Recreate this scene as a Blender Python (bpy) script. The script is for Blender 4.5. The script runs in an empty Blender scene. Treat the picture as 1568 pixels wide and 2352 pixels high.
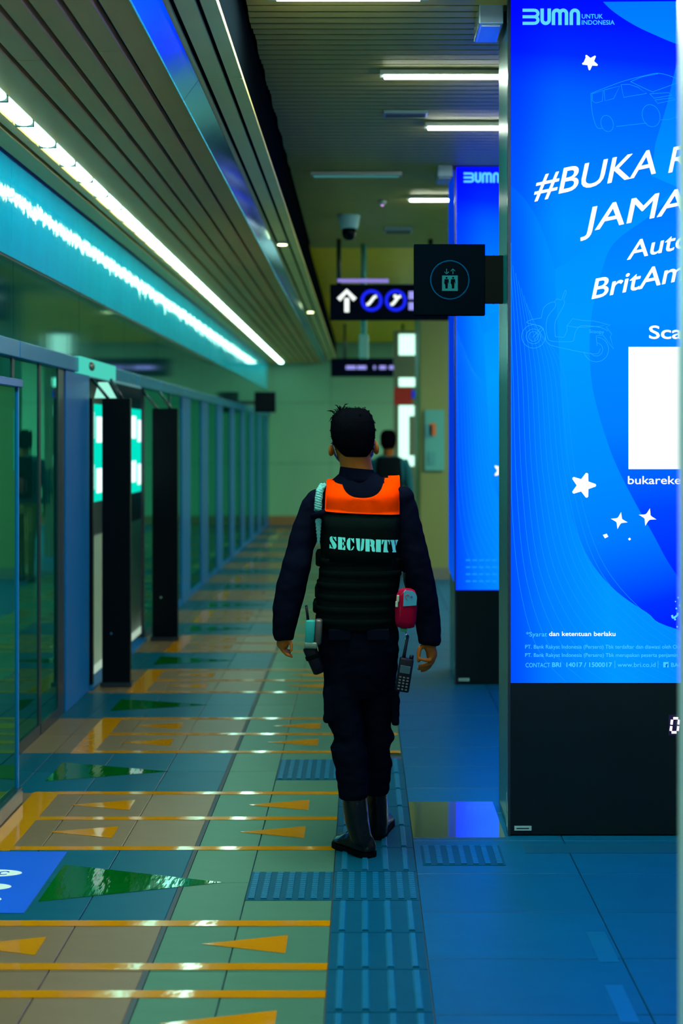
import bpy, bmesh, math, random
from mathutils import Vector, Matrix, noise
random.seed(7)
scene = bpy.context.scene
COL = scene.collection

# ------------------------------------------------------------------ camera
cam_data = bpy.data.cameras.new('camera')
cam = bpy.data.objects.new('camera', cam_data)
COL.objects.link(cam)
cam.location = (0.0, 0.0, 1.58)                 # eye height, looking along the platform (+Y)
cam.rotation_euler = (math.radians(90), 0, 0)
cam_data.sensor_fit = 'VERTICAL'
cam_data.sensor_height = 36.0
cam_data.lens = 47.45
cam_data.shift_x = -48.0 / 2352.0
cam_data.shift_y = -169.0 / 2352.0
cam_data.clip_start = 0.05
cam_data.dof.use_dof = True
cam_data.dof.focus_distance = 5.2
cam_data.dof.aperture_fstop = 2.0
scene.camera = cam

# ------------------------------------------------------------------ world, exposure
world = bpy.data.worlds.new('station_fill')  # uniform fill light added for the unseen rest of the station
scene.world = world
world.use_nodes = True
bgn = world.node_tree.nodes['Background']
bgn.inputs['Color'].default_value = (0.50, 0.70, 0.55, 1)
bgn.inputs['Strength'].default_value = 0.8
scene.view_settings.view_transform = 'Standard'
scene.view_settings.look = 'None'
scene.view_settings.exposure = 0.0
scene.view_settings.gamma = 1.0
scene.view_settings.use_curve_mapping = False

scene.cycles.max_bounces = 7
scene.cycles.glossy_bounces = 3
scene.cycles.transparent_max_bounces = 5
scene.cycles.caustics_refractive = False

# brightness of seen lamps, added unseen lamps and poster lightboxes
LED_STRIP = 16.0
LED_BAR = 56.0
POSTER = 4.5

# ------------------------------------------------------------------ materials
def lin(c):
    return tuple(((v / 12.92) if v <= 0.04045 else ((v + 0.055) / 1.055) ** 2.4) for v in c)
def rgb(r, g, b):
    return lin((r / 255.0, g / 255.0, b / 255.0))
MATS = {}
def mat(name, color, rough=0.5, metal=0.0, spec=0.5, var=0.0, vscale=6.0, bump=0.0, bscale=40.0,
        stretch=(1, 1, 1), piece=0.0, sheen=0.0, alpha=None):
    """procedural surface: base colour with soft noise variation, optional relief and per-piece tint"""
    if name in MATS:
        return MATS[name]
    m = bpy.data.materials.new(name); m.use_nodes = True
    nt = m.node_tree; N = nt.nodes; L = nt.links
    p = N['Principled BSDF']
    p.inputs['Roughness'].default_value = rough
    p.inputs['Metallic'].default_value = metal
    p.inputs['Specular IOR Level'].default_value = spec
    if sheen: p.inputs['Sheen Weight'].default_value = sheen
    tc = N.new('ShaderNodeTexCoord'); mp = N.new('ShaderNodeMapping')
    mp.inputs['Scale'].default_value = stretch
    L.new(tc.outputs['Object'], mp.inputs['Vector'])
    nz = N.new('ShaderNodeTexNoise'); nz.inputs['Scale'].default_value = vscale
    nz.inputs['Detail'].default_value = 5
    L.new(mp.outputs['Vector'], nz.inputs['Vector'])
    mx = N.new('ShaderNodeMixRGB'); mx.blend_type = 'MIX'
    a = tuple(min(1, c * (1 + var)) for c in color) + (1,)
    d = tuple(c * (1 - var) for c in color) + (1,)
    mx.inputs[1].default_value = d; mx.inputs[2].default_value = a
    L.new(nz.outputs['Fac'], mx.inputs[0])
    last = mx.outputs[0]
    if piece:
        oi = N.new('ShaderNodeObjectInfo'); mr = N.new('ShaderNodeMapRange')
        mr.inputs['To Min'].default_value = 1 - piece; mr.inputs['To Max'].default_value = 1 + piece
        L.new(oi.outputs['Random'], mr.inputs['Value'])
        hsv = N.new('ShaderNodeHueSaturation')
        L.new(mr.outputs[0], hsv.inputs['Value']); L.new(last, hsv.inputs['Color'])
        last = hsv.outputs[0]
    L.new(last, p.inputs['Base Color'])
    if bump:
        n2 = N.new('ShaderNodeTexNoise'); n2.inputs['Scale'].default_value = bscale
        n2.inputs['Detail'].default_value = 3
        L.new(mp.outputs['Vector'], n2.inputs['Vector'])
        bp = N.new('ShaderNodeBump'); bp.inputs['Strength'].default_value = bump
        bp.inputs['Distance'].default_value = 0.01
        L.new(n2.outputs['Fac'], bp.inputs['Height'])
        L.new(bp.outputs[0], p.inputs['Normal'])
    MATS[name] = m
    return m

def emit(name, color, strength=1.0):
    if name in MATS:
        return MATS[name]
    m = bpy.data.materials.new(name); m.use_nodes = True
    nt = m.node_tree; nt.nodes.clear()
    o = nt.nodes.new('ShaderNodeOutputMaterial'); e = nt.nodes.new('ShaderNodeEmission')
    e.inputs['Color'].default_value = tuple(color) + (1,)
    e.inputs['Strength'].default_value = strength
    nt.links.new(e.outputs[0], o.inputs['Surface'])
    MATS[name] = m
    return m

def emit_print(name, stops, dirv, strength=1.0, edge=None):
    """backlit film: printed colour ramp along a direction in the poster's own metres"""
    if name in MATS:
        return MATS[name]
    m = bpy.data.materials.new(name); m.use_nodes = True
    nt = m.node_tree; N = nt.nodes; L = nt.links; N.clear()
    o = N.new('ShaderNodeOutputMaterial'); e = N.new('ShaderNodeEmission')
    tc = N.new('ShaderNodeTexCoord'); dp = N.new('ShaderNodeVectorMath'); dp.operation = 'DOT_PRODUCT'
    dp.inputs[1].default_value = dirv
    L.new(tc.outputs['Object'], dp.inputs[0])
    rp = N.new('ShaderNodeValToRGB')
    lo = stops[0][0]; hi = stops[-1][0]
    mr = N.new('ShaderNodeMapRange'); mr.inputs['From Min'].default_value = lo; mr.inputs['From Max'].default_value = hi
    L.new(dp.outputs['Value'], mr.inputs['Value']); L.new(mr.outputs[0], rp.inputs[0])
    els = rp.color_ramp.elements
    while len(els) < len(stops): els.new(0.5)
    for el, (pos, c) in zip(els, stops):
        el.position = (pos - lo) / (hi - lo); el.color = tuple(c) + (1,)
    src = rp.outputs[0]
    if edge:
        sx = N.new('ShaderNodeSeparateXYZ'); L.new(tc.outputs['Object'], sx.inputs[0])
        m2 = N.new('ShaderNodeMapRange'); m2.interpolation_type = 'SMOOTHSTEP'
        m2.inputs['From Min'].default_value = 0.0; m2.inputs['From Max'].default_value = edge[0]
        m2.inputs['To Min'].default_value = edge[1]; m2.inputs['To Max'].default_value = 1.0
        L.new(sx.outputs['X'], m2.inputs['Value'])
        sc = N.new('ShaderNodeSeparateColor'); cb = N.new('ShaderNodeCombineColor'); mm = N.new('ShaderNodeMath'); mm.operation = 'MULTIPLY'
        L.new(src, sc.inputs[0]); L.new(sc.outputs[1], mm.inputs[0]); L.new(m2.outputs[0], mm.inputs[1])
        L.new(sc.outputs[0], cb.inputs[0]); L.new(mm.outputs[0], cb.inputs[1]); L.new(sc.outputs[2], cb.inputs[2])
        src = cb.outputs[0]
    L.new(src, e.inputs['Color']); e.inputs['Strength'].default_value = strength
    L.new(e.outputs[0], o.inputs['Surface'])
    MATS[name] = m
    return m

def glass(name, tint, ior=1.9, through=0.06):
    """dark screen glass: fresnel mirror over a weakly transparent tint"""
    if name in MATS:
        return MATS[name]
    m = bpy.data.materials.new(name); m.use_nodes = True
    nt = m.node_tree; N = nt.nodes; L = nt.links; N.clear()
    o = N.new('ShaderNodeOutputMaterial')
    fr = N.new('ShaderNodeFresnel'); fr.inputs['IOR'].default_value = ior
    gl = N.new('ShaderNodeBsdfGlossy'); gl.inputs['Color'].default_value = (0.20, 0.95, 0.82, 1); gl.inputs['Roughness'].default_value = 0.02
    tr = N.new('ShaderNodeBsdfTransparent'); tr.inputs['Color'].default_value = (through, through * 1.3, through * 1.3, 1)
    df = N.new('ShaderNodeBsdfDiffuse'); df.inputs['Color'].default_value = tuple(tint) + (1,)
    ad = N.new('ShaderNodeAddShader'); L.new(tr.outputs[0], ad.inputs[0]); L.new(df.outputs[0], ad.inputs[1])
    tc = N.new('ShaderNodeTexCoord'); mp = N.new('ShaderNodeMapping'); mp.inputs['Scale'].default_value = (1, 3.0, 0.4)
    nz = N.new('ShaderNodeTexNoise'); nz.inputs['Scale'].default_value = 1.5
    bp = N.new('ShaderNodeBump'); bp.inputs['Strength'].default_value = 0.05; bp.inputs['Distance'].default_value = 0.01
    L.new(tc.outputs['Object'], mp.inputs[0]); L.new(mp.outputs[0], nz.inputs['Vector'])
    L.new(nz.outputs['Fac'], bp.inputs['Height']); L.new(bp.outputs[0], gl.inputs['Normal'])
    mx = N.new('ShaderNodeMixShader')
    L.new(fr.outputs[0], mx.inputs[0]); L.new(ad.outputs[0], mx.inputs[1]); L.new(gl.outputs[0], mx.inputs[2])
    L.new(mx.outputs[0], o.inputs['Surface'])
    MATS[name] = m
    return m

# ------------------------------------------------------------------ mesh helpers
def put(name, me, material, parent=None):
    o = bpy.data.objects.new(name, me); COL.objects.link(o)
    if material is not None and len(me.materials) == 0:
        me.materials.append(material)
    if parent is not None:
        o.parent = parent
        o.matrix_parent_inverse = parent.matrix_basis.inverted()
    return o
def finish(bm, name, material, parent=None, smooth=False):
    bmesh.ops.recalc_face_normals(bm, faces=bm.faces[:])
    me = bpy.data.meshes.new(name); bm.to_mesh(me); bm.free()
    if smooth:
        for p in me.polygons: p.use_smooth = True
    return put(name, me, material, parent)
def share(src, name, loc, parent=None, rot=(0, 0, 0)):
    o = bpy.data.objects.new(name, src.data); COL.objects.link(o)
    o.location = loc; o.rotation_euler = rot
    if parent is not None: o.parent = parent
    return o
def tag(o, label=None, cat=None, group=None, kind=None):
    if label: o['label'] = label
    if cat: o['category'] = cat
    if group: o['group'] = group
    if kind: o['kind'] = kind
    return o
def thing(name, label, cat, loc=(0, 0, 0), group=None):
    o = bpy.data.objects.new(name, None); COL.objects.link(o); o.location = loc
    o.empty_display_size = 0.1
    return tag(o, label, cat, group)
def structure(name, loc=(0, 0, 0)):
    o = bpy.data.objects.new(name, None); COL.objects.link(o); o.location = loc
    o['kind'] = 'structure'
    return o

def a_box(bm, x0, x1, y0, y1, z0, z1, bev=0.0):
    vs = [bm.verts.new(p) for p in ((x0, y0, z0), (x1, y0, z0), (x1, y1, z0), (x0, y1, z0),
                                    (x0, y0, z1), (x1, y0, z1), (x1, y1, z1), (x0, y1, z1))]
    fs = [bm.faces.new([vs[i] for i in q]) for q in ((3, 2, 1, 0), (4, 5, 6, 7), (0, 1, 5, 4), (1, 2, 6, 5), (2, 3, 7, 6), (3, 0, 4, 7))]
    if bev > 0:
        es = list({e for f in fs for e in f.edges})
        bmesh.ops.bevel(bm, geom=es, offset=bev, segments=2, profile=0.5, affect='EDGES')
def box(name, x0, x1, y0, y1, z0, z1, material, parent=None, bev=0.0):
    bm = bmesh.new(); a_box(bm, x0, x1, y0, y1, z0, z1, bev)
    return finish(bm, name, material, parent)
def a_tube(bm, pts, radii, seg=10, cap=True):
    """round tube through points with a radius at each"""
    pts = [Vector(p) for p in pts]
    if not isinstance(radii, (list, tuple)): radii = [radii] * len(pts)
    rings = []
    t0 = (pts[1] - pts[0]).normalized()
    ref = Vector((0, 0, 1)) if abs(t0.z) < 0.9 else Vector((0, 1, 0))
    n = t0.cross(ref).normalized()
    for i, p in enumerate(pts):
        t = (pts[min(i + 1, len(pts) - 1)] - pts[max(i - 1, 0)]).normalized()
        n = (n - t * n.dot(t)).normalized(); b_ = t.cross(n)
        rings.append([bm.verts.new(p + (n * math.cos(2 * math.pi * k / seg) + b_ * math.sin(2 * math.pi * k / seg)) * radii[i]) for k in range(seg)])
    for a, b_ in zip(rings, rings[1:]):
        for k in range(seg):
            bm.faces.new((a[k], a[(k + 1) % seg], b_[(k + 1) % seg], b_[k]))
    if cap:
        bm.faces.new(rings[0][::-1]); bm.faces.new(rings[-1])
def tube(name, pts, radii, material, parent=None, seg=10, smooth=True):
    bm = bmesh.new(); a_tube(bm, pts, radii, seg)
    return finish(bm, name, material, parent, smooth)
def a_loft(bm, rings, seg=28, power=2.0, cap=True):
    """horizontal superellipse rings (cx, cy, cz, rx, ry[, tilt]) skinned top to bottom"""
    R = []
    for q in rings:
        cx, cy, cz, rx, ry = q[:5]; tilt = q[5] if len(q) > 5 else 0.0
        ring = []
        for k in range(seg):
            a = 2 * math.pi * k / seg; c, s = math.cos(a), math.sin(a)
            x = math.copysign(abs(c) ** (2 / power), c) * rx; y = math.copysign(abs(s) ** (2 / power), s) * ry
            ring.append(bm.verts.new((cx + x, cy + y, cz + tilt * x)))
        R.append(ring)
    for a, b_ in zip(R, R[1:]):
        for k in range(seg):
            bm.faces.new((a[k], a[(k + 1) % seg], b_[(k + 1) % seg], b_[k]))
    if cap:
        bm.faces.new(R[0][::-1]); bm.faces.new(R[-1])
def a_ball(bm, c, rx, ry, rz, u=16, v=10):
    mtx = Matrix.Translation(Vector(c)) @ Matrix.Diagonal((rx, ry, rz, 1))
    bmesh.ops.create_uvsphere(bm, u_segments=u, v_segments=v, radius=1.0, matrix=mtx)
def a_prism(bm, pts, fn0, fn1):
    """closed polygon pts (u, v) extruded between two mappings to 3-D"""
    A = [bm.verts.new(fn0(u, v)) for u, v in pts]; B = [bm.verts.new(fn1(u, v)) for u, v in pts]
    fs = [bm.faces.new(A), bm.faces.new(B[::-1])]
    n = len(pts)
    for i in range(n):
        fs.append(bm.faces.new((A[i], A[(i + 1) % n], B[(i + 1) % n], B[i])))
    return fs
def remeshed(bm, name, material, parent=None, voxel=0.008, smooth_it=6, disp=None):
    """fuse overlapping closed shapes into one continuous skin"""
    bmesh.ops.recalc_face_normals(bm, faces=bm.faces[:])
    me = bpy.data.meshes.new(name + '_draft'); bm.to_mesh(me); bm.free()
    o = bpy.data.objects.new(name + '_draft', me); COL.objects.link(o)
    r = o.modifiers.new('r', 'REMESH'); r.mode = 'VOXEL'; r.voxel_size = voxel
    s = o.modifiers.new('s', 'SMOOTH'); s.factor = 0.5; s.iterations = smooth_it
    dg = bpy.context.evaluated_depsgraph_get()
    m2 = bpy.data.meshes.new_from_object(o.evaluated_get(dg)); m2.name = name
    bpy.data.objects.remove(o); bpy.data.meshes.remove(me)
    if disp:
        nr = [v.normal.copy() for v in m2.vertices]
        for v, n in zip(m2.vertices, nr): v.co += n * disp(v.co)
    for p in m2.polygons: p.use_smooth = True
    m2.materials.clear()
    return put(name, m2, material, parent)

# flat print / plate helpers: 2-D outlines mapped onto a plane with a real thickness
def stroke_quads(pts, w):
    """mitred ribbon outline of a polyline"""
    P = [Vector((p[0], p[1])) for p in pts]; Lf, Rt = [], []
    for i, p in enumerate(P):
        a = P[max(i - 1, 0)]; b_ = P[min(i + 1, len(P) - 1)]
        t = (b_ - a)
        t = t.normalized() if t.length > 1e-9 else Vector((1, 0))
        n = Vector((-t.y, t.x)) * (w / 2)
        Lf.append(p + n); Rt.append(p - n)
    return Lf, Rt
def arc(cx, cy, rx, ry, a0, a1, n=24):
    return [(cx + rx * math.cos(math.radians(a0 + (a1 - a0) * i / n)), cy + ry * math.sin(math.radians(a0 + (a1 - a0) * i / n))) for i in range(n + 1)]
class Print:
    """collects flat shapes on a plane: origin o, axes ux, uz, normal n (towards the viewer)"""
    def __init__(s, o, ux=(1, 0, 0), uz=(0, 0, 1), n=(0, -1, 0)):
        s.o = Vector(o); s.ux = Vector(ux); s.uz = Vector(uz); s.n = Vector(n); s.bm = bmesh.new()
    def pt(s, u, v, d): return s.o + s.ux * u + s.uz * v + s.n * d
    def poly(s, pts, d=0.0004):
        s.bm.faces.new([s.bm.verts.new(s.pt(u, v, d)) for u, v in pts])
    def solid(s, pts, d0, d1):
        a_prism(s.bm, pts, lambda u, v: s.pt(u, v, d0), lambda u, v: s.pt(u, v, d1))
    def stroke(s, pts, w, d=0.0004):
        Lf, Rt = stroke_quads(pts, w)
        A = [s.bm.verts.new(s.pt(p.x, p.y, d)) for p in Lf]; B = [s.bm.verts.new(s.pt(p.x, p.y, d)) for p in Rt]
        for i in range(len(A) - 1): s.bm.faces.new((A[i], A[i + 1], B[i + 1], B[i]))
    def ring(s, cx, cy, r, w, d=0.0004, n=40):
        s.stroke(arc(cx, cy, r, r, 0, 360, n), w, d)
    def glyphs(s, vf, fn, d=0.0004):
        vs, fs = vf
        V = [s.bm.verts.new(s.pt(*fn(x, y), d)) for x, y in vs]
        for f in fs:
            try: s.bm.faces.new([V[i] for i in f])
            except ValueError: pass
    def done(s, name, material, parent=None):
        me = bpy.data.meshes.new(name); s.bm.to_mesh(me); s.bm.free()
        return put(name, me, material, parent)
_tx = {}
def glyph_mesh(text, weight=0.0, spacing=1.0):
    key = (text, weight, spacing)
    if key in _tx: return _tx[key]
    cu = bpy.data.curves.new('lettering', 'FONT'); cu.body = text; cu.size = 1.0
    cu.dimensions = '2D'; cu.fill_mode = 'FRONT'; cu.offset = weight; cu.space_character = spacing
    cu.resolution_u = 4
    o = bpy.data.objects.new('lettering', cu); COL.objects.link(o)
    dg = bpy.context.evaluated_depsgraph_get(); dg.update()
    me = bpy.data.meshes.new_from_object(o.evaluated_get(dg))
    vs = [(v.co.x, v.co.y) for v in me.vertices]; fs = [tuple(p.vertices) for p in me.polygons]
    bpy.data.objects.remove(o); bpy.data.curves.remove(cu); bpy.data.meshes.remove(me)
    _tx[key] = (vs, fs)
    return vs, fs
CAP = max(y for x, y in glyph_mesh('H')[0])
def ptext(pr, text, u0, v0, width, cap, slope=0.0, lean=0.0, weight=0.0, d=0.0006, spacing=1.0):
    """lettering fitted to a width and cap height; slope raises the baseline, lean slants the stems"""
    vs, fs = glyph_mesh(text, 0.0, spacing)
    xa = min(x for x, y in vs); xb = max(x for x, y in vs)
    kx = width / (xb - xa); ky = cap / CAP
    def fn(x, y):
        a = (x - xa) * kx; b_ = y * ky
        return (u0 + a + b_ * lean, v0 + b_ + a * slope)
    offs = [(0, 0)] + ([(weight * math.cos(q * math.pi / 4), weight * math.sin(q * math.pi / 4)) for q in range(8)] if weight > 0 else [])
    for i, (ox, oy) in enumerate(offs):
        pr.glyphs(([(x + ox, y + oy) for x, y in vs], fs), fn, d + i * 0.00001)

# ================================================================== FLOOR
M_BEIGE = mat('beige_stone', (0.108, 0.076, 0.044), 0.34, spec=0.10, var=0.16, vscale=7, stretch=(.5, 2.2, 1), piece=0.08)
M_GREY = mat('pale_grey_stone', (0.032, 0.100, 0.064), 0.34, spec=0.10, var=0.16, vscale=7, stretch=(.5, 2.2, 1), piece=0.08)
M_TEAL = mat('teal_stone', (0.0, 0.054, 0.096), 0.34, spec=0.08, var=0.16, vscale=7, stretch=(.5, 2.2, 1), piece=0.08)
M_SLATE = mat('slate_grey_stone', (0.0, 0.060, 0.140), 0.36, spec=0.08, var=0.16, vscale=7, stretch=(.5, 2.2, 1), piece=0.07)
M_TACT = mat('dark_tactile_rubber', (0.0, 0.045, 0.085), 0.4, spec=0.05, var=0.15, vscale=20)
M_RIDGE = mat('worn_ridge_rubber', (0.0, 0.080, 0.16), 0.35, spec=0.15, var=0.15, vscale=20)
M_JOINT = mat('dark_joint', (0.015, 0.03, 0.035), 0.6)
M_YEL = mat('yellow_floor_film', (0.34, 0.135, 0.0), 0.07, spec=0.6, var=0.12, vscale=5, bump=0.06, bscale=14)
M_GREEN = mat('green_floor_film', (0.0, 0.06, 0.006), 0.05, spec=0.6, var=0.15, vscale=5, bump=0.10, bscale=10, stretch=(2, .5, 1))
M_BLUEF = mat('blue_floor_film', (0.006, 0.075, 0.55), 0.22, var=0.05)
M_WHITEF = mat('white_floor_film', (0.55, 0.65, 0.65), 0.3)
M_POLISH = mat('polished_plate', (0.25, 0.38, 0.40), 0.05, metal=0.9, var=0.06)

floor = structure('floor')
box('screed', -1.80, 6.0, -3.0, 25.0, -0.12, -0.012, M_JOINT, floor)
def tile_mesh(w, l, material):
    bm = bmesh.new(); g = 0.0016; h = 0.012
    vs = [bm.verts.new(p) for p in ((g, g, -h), (w - g, g, -h), (w - g, l - g, -h), (g, l - g, -h))]
    b_ = 0.0016
    vt = [bm.verts.new(p) for p in ((g, g, -b_), (w - g, g, -b_), (w - g, l - g, -b_), (g, l - g, -b_))]
    vu = [bm.verts.new(p) for p in ((g + b_, g + b_, 0), (w - g - b_, g + b_, 0), (w - g - b_, l - g - b_, 0), (g + b_, l - g - b_, 0))]
    bm.faces.new(vs[::-1]); bm.faces.new(vu)
    for i in range(4):
        j = (i + 1) % 4
        bm.faces.new((vs[i], vs[j], vt[j], vt[i])); bm.faces.new((vt[i], vt[j], vu[j], vu[i]))
    me = bpy.data.meshes.new('floor_tile'); bm.to_mesh(me); bm.free(); me.materials.append(material)
    return me
_tm = {}
FAR = {}
def lay(x0, x1, y0, y1, material):
    """one tile; far rows go into a joined mesh per material"""
    w, l = x1 - x0, y1 - y0
    if y0 > 11.5 or y0 < 3.0:
        bm = FAR.setdefault(material.name, (material, bmesh.new()))[1]
        g = 0.002
        a_box(bm, x0 + g, x1 - g, y0 + g, y1 - g, -0.012, 0.0)
        return
    key = (round(w, 3), round(l, 3), material.name)
    if key not in _tm: _tm[key] = tile_mesh(w, l, material)
    o = bpy.data.objects.new('floor_tile', _tm[key]); COL.objects.link(o)
    o.location = (x0, y0, 0); o.parent = floor
# bands along the platform: teal strips alternate with beige ones
PER = 1.60
bands = []
k = -4
y = 4.42 + PER * -4
while y < 25:
    bands.append((y, y + 0.38, 'teal')); bands.append((y + 0.38, y + 0.76, 'teal'))
    bands.append((y + 0.76, y + 1.18, 'beige')); bands.append((y + 1.18, y + 1.60, 'beige'))
    y += PER
XA = (-1.80, -1.55, -1.24, -0.93, -0.648)
for y0, y1, c in bands:
    if y0 > 24.6 or y1 < -2.5: continue
    for xa, xb in zip(XA, XA[1:]):
        lay(xa, xb, y0, y1, M_TEAL if c == 'teal' else M_BEIGE)
    for xa, xb in ((-0.632, -0.402), (-0.402, -0.103)):
        lay(xa, xb, y0, y1, M_GREY)
    if y0 > 6.6 or y1 < 0.5:
        lay(-0.103, 0.197, y0, y1, M_GREY if y0 > 6.6 else M_TACT)
y = -2.7
while y < 24.6:
    for xa, xb in ((0.197, 0.79), (0.79, 1.39), (1.39, 1.99), (1.99, 2.6), (2.6, 3.7), (3.7, 4.8), (4.8, 6.0)):
        if xa < 1.5: lay(xa, xb, y, y + 0.4, M_SLATE)
        else:
            bm = FAR.setdefault(M_SLATE.name, (M_SLATE, bmesh.new()))[1]
            a_box(bm, xa + .002, xb - .002, y + .002, y + .398, -0.012, 0.0)
    y += 0.4
for nm, (m_, bm) in FAR.items():
    tag(finish(bm, 'distant_tiles', m_, floor), kind='stuff')
box('rubber_joint', -0.648, -0.632, -2.5, 24.8, -0.012, 0.0006, M_JOINT, floor)

# tactile path: 300 mm tiles with four long bars, warning tiles at the crossing
def tactile(x0, y0, nb, bw, knurl=False, l=0.30, w=0.30):
    t = box('tactile_tile', x0 + .002, x0 + w - .002, y0 + .002, y0 + l - .002, -0.012, 0.0015, M_TACT, floor)
    for i in range(nb):
        cx = x0 + w * (i + 0.5) / nb
        bm = bmesh.new()
        if knurl:
            n = 14
            for j in range(n):
                cy = y0 + .012 + (l - .024) * (j + .5) / n; hl = (l - .024) / n * .42
                a_box(bm, cx - bw / 2, cx + bw / 2, cy - hl, cy + hl, 0.0015, 0.0055)
        else:
            z0, z1 = 0.0015, 0.0065
            A = [(cx - bw / 2, z0), (cx + bw / 2, z0), (cx + bw * .32, z1), (cx - bw * .32, z1)]
            a_prism(bm, A, lambda u, v: (u, y0 + .014, v), lambda u, v: (u, y0 + l - .014, v))
        finish(bm, 'ridge', M_RIDGE, t)
y = 4.612
while y > 0.3:
    y -= 0.30
    tactile(-0.103, y, 4, 0.024)
tactile(-0.103, 4.612, 7, 0.020, True, 0.306)
tactile(-0.403, 4.612, 7, 0.020, True, 0.306)
y = 4.918
for i in range(6):
    l = 0.2886
    tactile(-0.103, y, 4, 0.024, False, l); y += l
tactile(-0.403, 6.24, 7, 0.020, True, 0.40)
tactile(0.222, 4.99, 7, 0.020, True, 0.245, 0.31)

# printed and glued floor films
def film(name, pts, material, z=0.0018, label=None, z0=0.0002):
    bm = bmesh.new()
    a_prism(bm, pts, lambda u, v: (u, v, z0), lambda u, v: (u, v, z))
    o = finish(bm, name, material, floor)
    if label: o['label'] = label
    return o
def yline(y0, x0=-1.36, x1=-0.105, w=0.05):
    film('yellow_line', [(x0, y0 - w / 2), (x1, y0 - w / 2), (x1, y0 + w / 2), (x0, y0 + w / 2)], M_YEL)
def yarrow(xb, xt, yc, h=0.16):
    film('yellow_arrow', [(xb, yc - h / 2), (xb, yc + h / 2), (xt, yc)], M_YEL)
for kk in range(-1, 12):
    b0 = 4.42 + PER * kk + 0.76          # near edge of the beige band
    far = b0 > 6.5
    x1 = 0.19 if far else -0.105
    if kk == -1:
        for yy in (4.395, 4.035, 3.835): yline(yy)
        yarrow(-1.0, -1.26, 4.20, 0.15); yarrow(-0.236, -0.50, 4.215, 0.15)
        yarrow(-0.236, -0.55, 3.64, 0.17); yarrow(-1.0, -1.26, 3.64, 0.16)
        yline(3.42); yline(3.0)
    else:
        for yy in (b0 + 0.02, b0 + 0.43, b0 + 0.83): yline(yy, x1=x1, w=0.045)
        for yc in (b0 + 0.235, b0 + 0.635):
            yarrow(-0.99, -1.255, yc); yarrow(-0.23, -0.49, yc)
    y0, y1 = (b0 - .01, b0 + .85) if kk >= 0 else (3.0, 4.42)
    film('yellow_edge_stripe', [(-1.465, y0), (-1.35, y0), (-1.35, y1), (-1.465, y1)], M_YEL, 0.0015)
for kk in range(0, 12):
    t0 = 4.42 + PER * kk + 0.38
    xb, xt, hh = (-1.105, -0.50, 0.20) if kk == 0 else (-1.46, -0.92, 0.18)
    film('green_arrow', [(xb, t0 - hh), (xb, t0 + hh), (xt, t0)], M_GREEN)
film('blue_queue_sticker', [(-1.72, 4.49), (-1.126, 4.49), (-1.126, 5.155), (-1.72, 5.155)], M_BLUEF, label='blue floor sticker with pale oval speech bubbles')
st = [o for o in bpy.data.objects if o.name == 'blue_queue_sticker'][0]
for yc in (4.62, 4.75, 4.90):
    bm = bmesh.new()
    pts = arc(-1.36, yc, 0.125, 0.042, 0, 358, 28)
    a_prism(bm, pts, lambda u, v: (u, v, 0.0018), lambda u, v: (u, v, 0.0024))
    o = finish(bm, 'speech_bubble', M_WHITEF, st)
    pr = Print((0, 0, 0.0026), (1, 0, 0), (0, 1, 0), (0, 0, 1))
    for i in range(3):
        pr.stroke(arc(-1.41 + i * .055, yc, 0.017, 0.019, 20, 320, 10), 0.008, 0.0)
    pr.done('print', M_BLUEF, o)
film('polished_plate', [(0.20, 5.335), (0.565, 5.335), (0.565, 5.86), (0.20, 5.86)], M_POLISH, 0.003, 'polished floor plate mirroring the blue light')
box('dark_drain_strip', 0.62, 2.4, 5.14, 5.255, -0.004, 0.0012, mat('drain_rubber', (0.0, 0.05, 0.11), 0.4, spec=0.2), floor)
for (x, y_, a) in ((0.715, 4.22, 0.06), (0.70, 3.80, 0.05)):
    film('tape_patch', [(x, y_ - .15), (x + a, y_ - .15), (x + a, y_ + .10), (x, y_ + .10)], mat('worn_tape', (0.0, 0.075, 0.15), 0.3, spec=0.2), 0.0012)

# ================================================================== LEFT SCREEN WALL
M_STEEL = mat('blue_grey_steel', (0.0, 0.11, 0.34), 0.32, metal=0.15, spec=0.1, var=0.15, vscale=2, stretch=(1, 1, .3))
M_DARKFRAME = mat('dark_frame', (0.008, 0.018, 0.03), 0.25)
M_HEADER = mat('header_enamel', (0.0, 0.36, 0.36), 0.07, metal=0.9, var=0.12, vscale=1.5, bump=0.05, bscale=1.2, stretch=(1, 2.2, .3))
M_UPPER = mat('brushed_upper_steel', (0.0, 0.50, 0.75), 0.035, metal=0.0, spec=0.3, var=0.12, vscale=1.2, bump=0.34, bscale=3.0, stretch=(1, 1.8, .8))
M_RAIL = mat('rail_steel', (0.0, 0.15, 0.32), 0.25, metal=0.2, spec=0.15, var=0.15, vscale=2)
M_GLASS = glass('screen_glass', (0.0, 0.035, 0.028), 10.0)
M_BLACK = mat('gloss_black', (0.0008, 0.003, 0.006), 0.25, spec=0.08)
XW = -1.72
wl = structure('wall_left')
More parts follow.
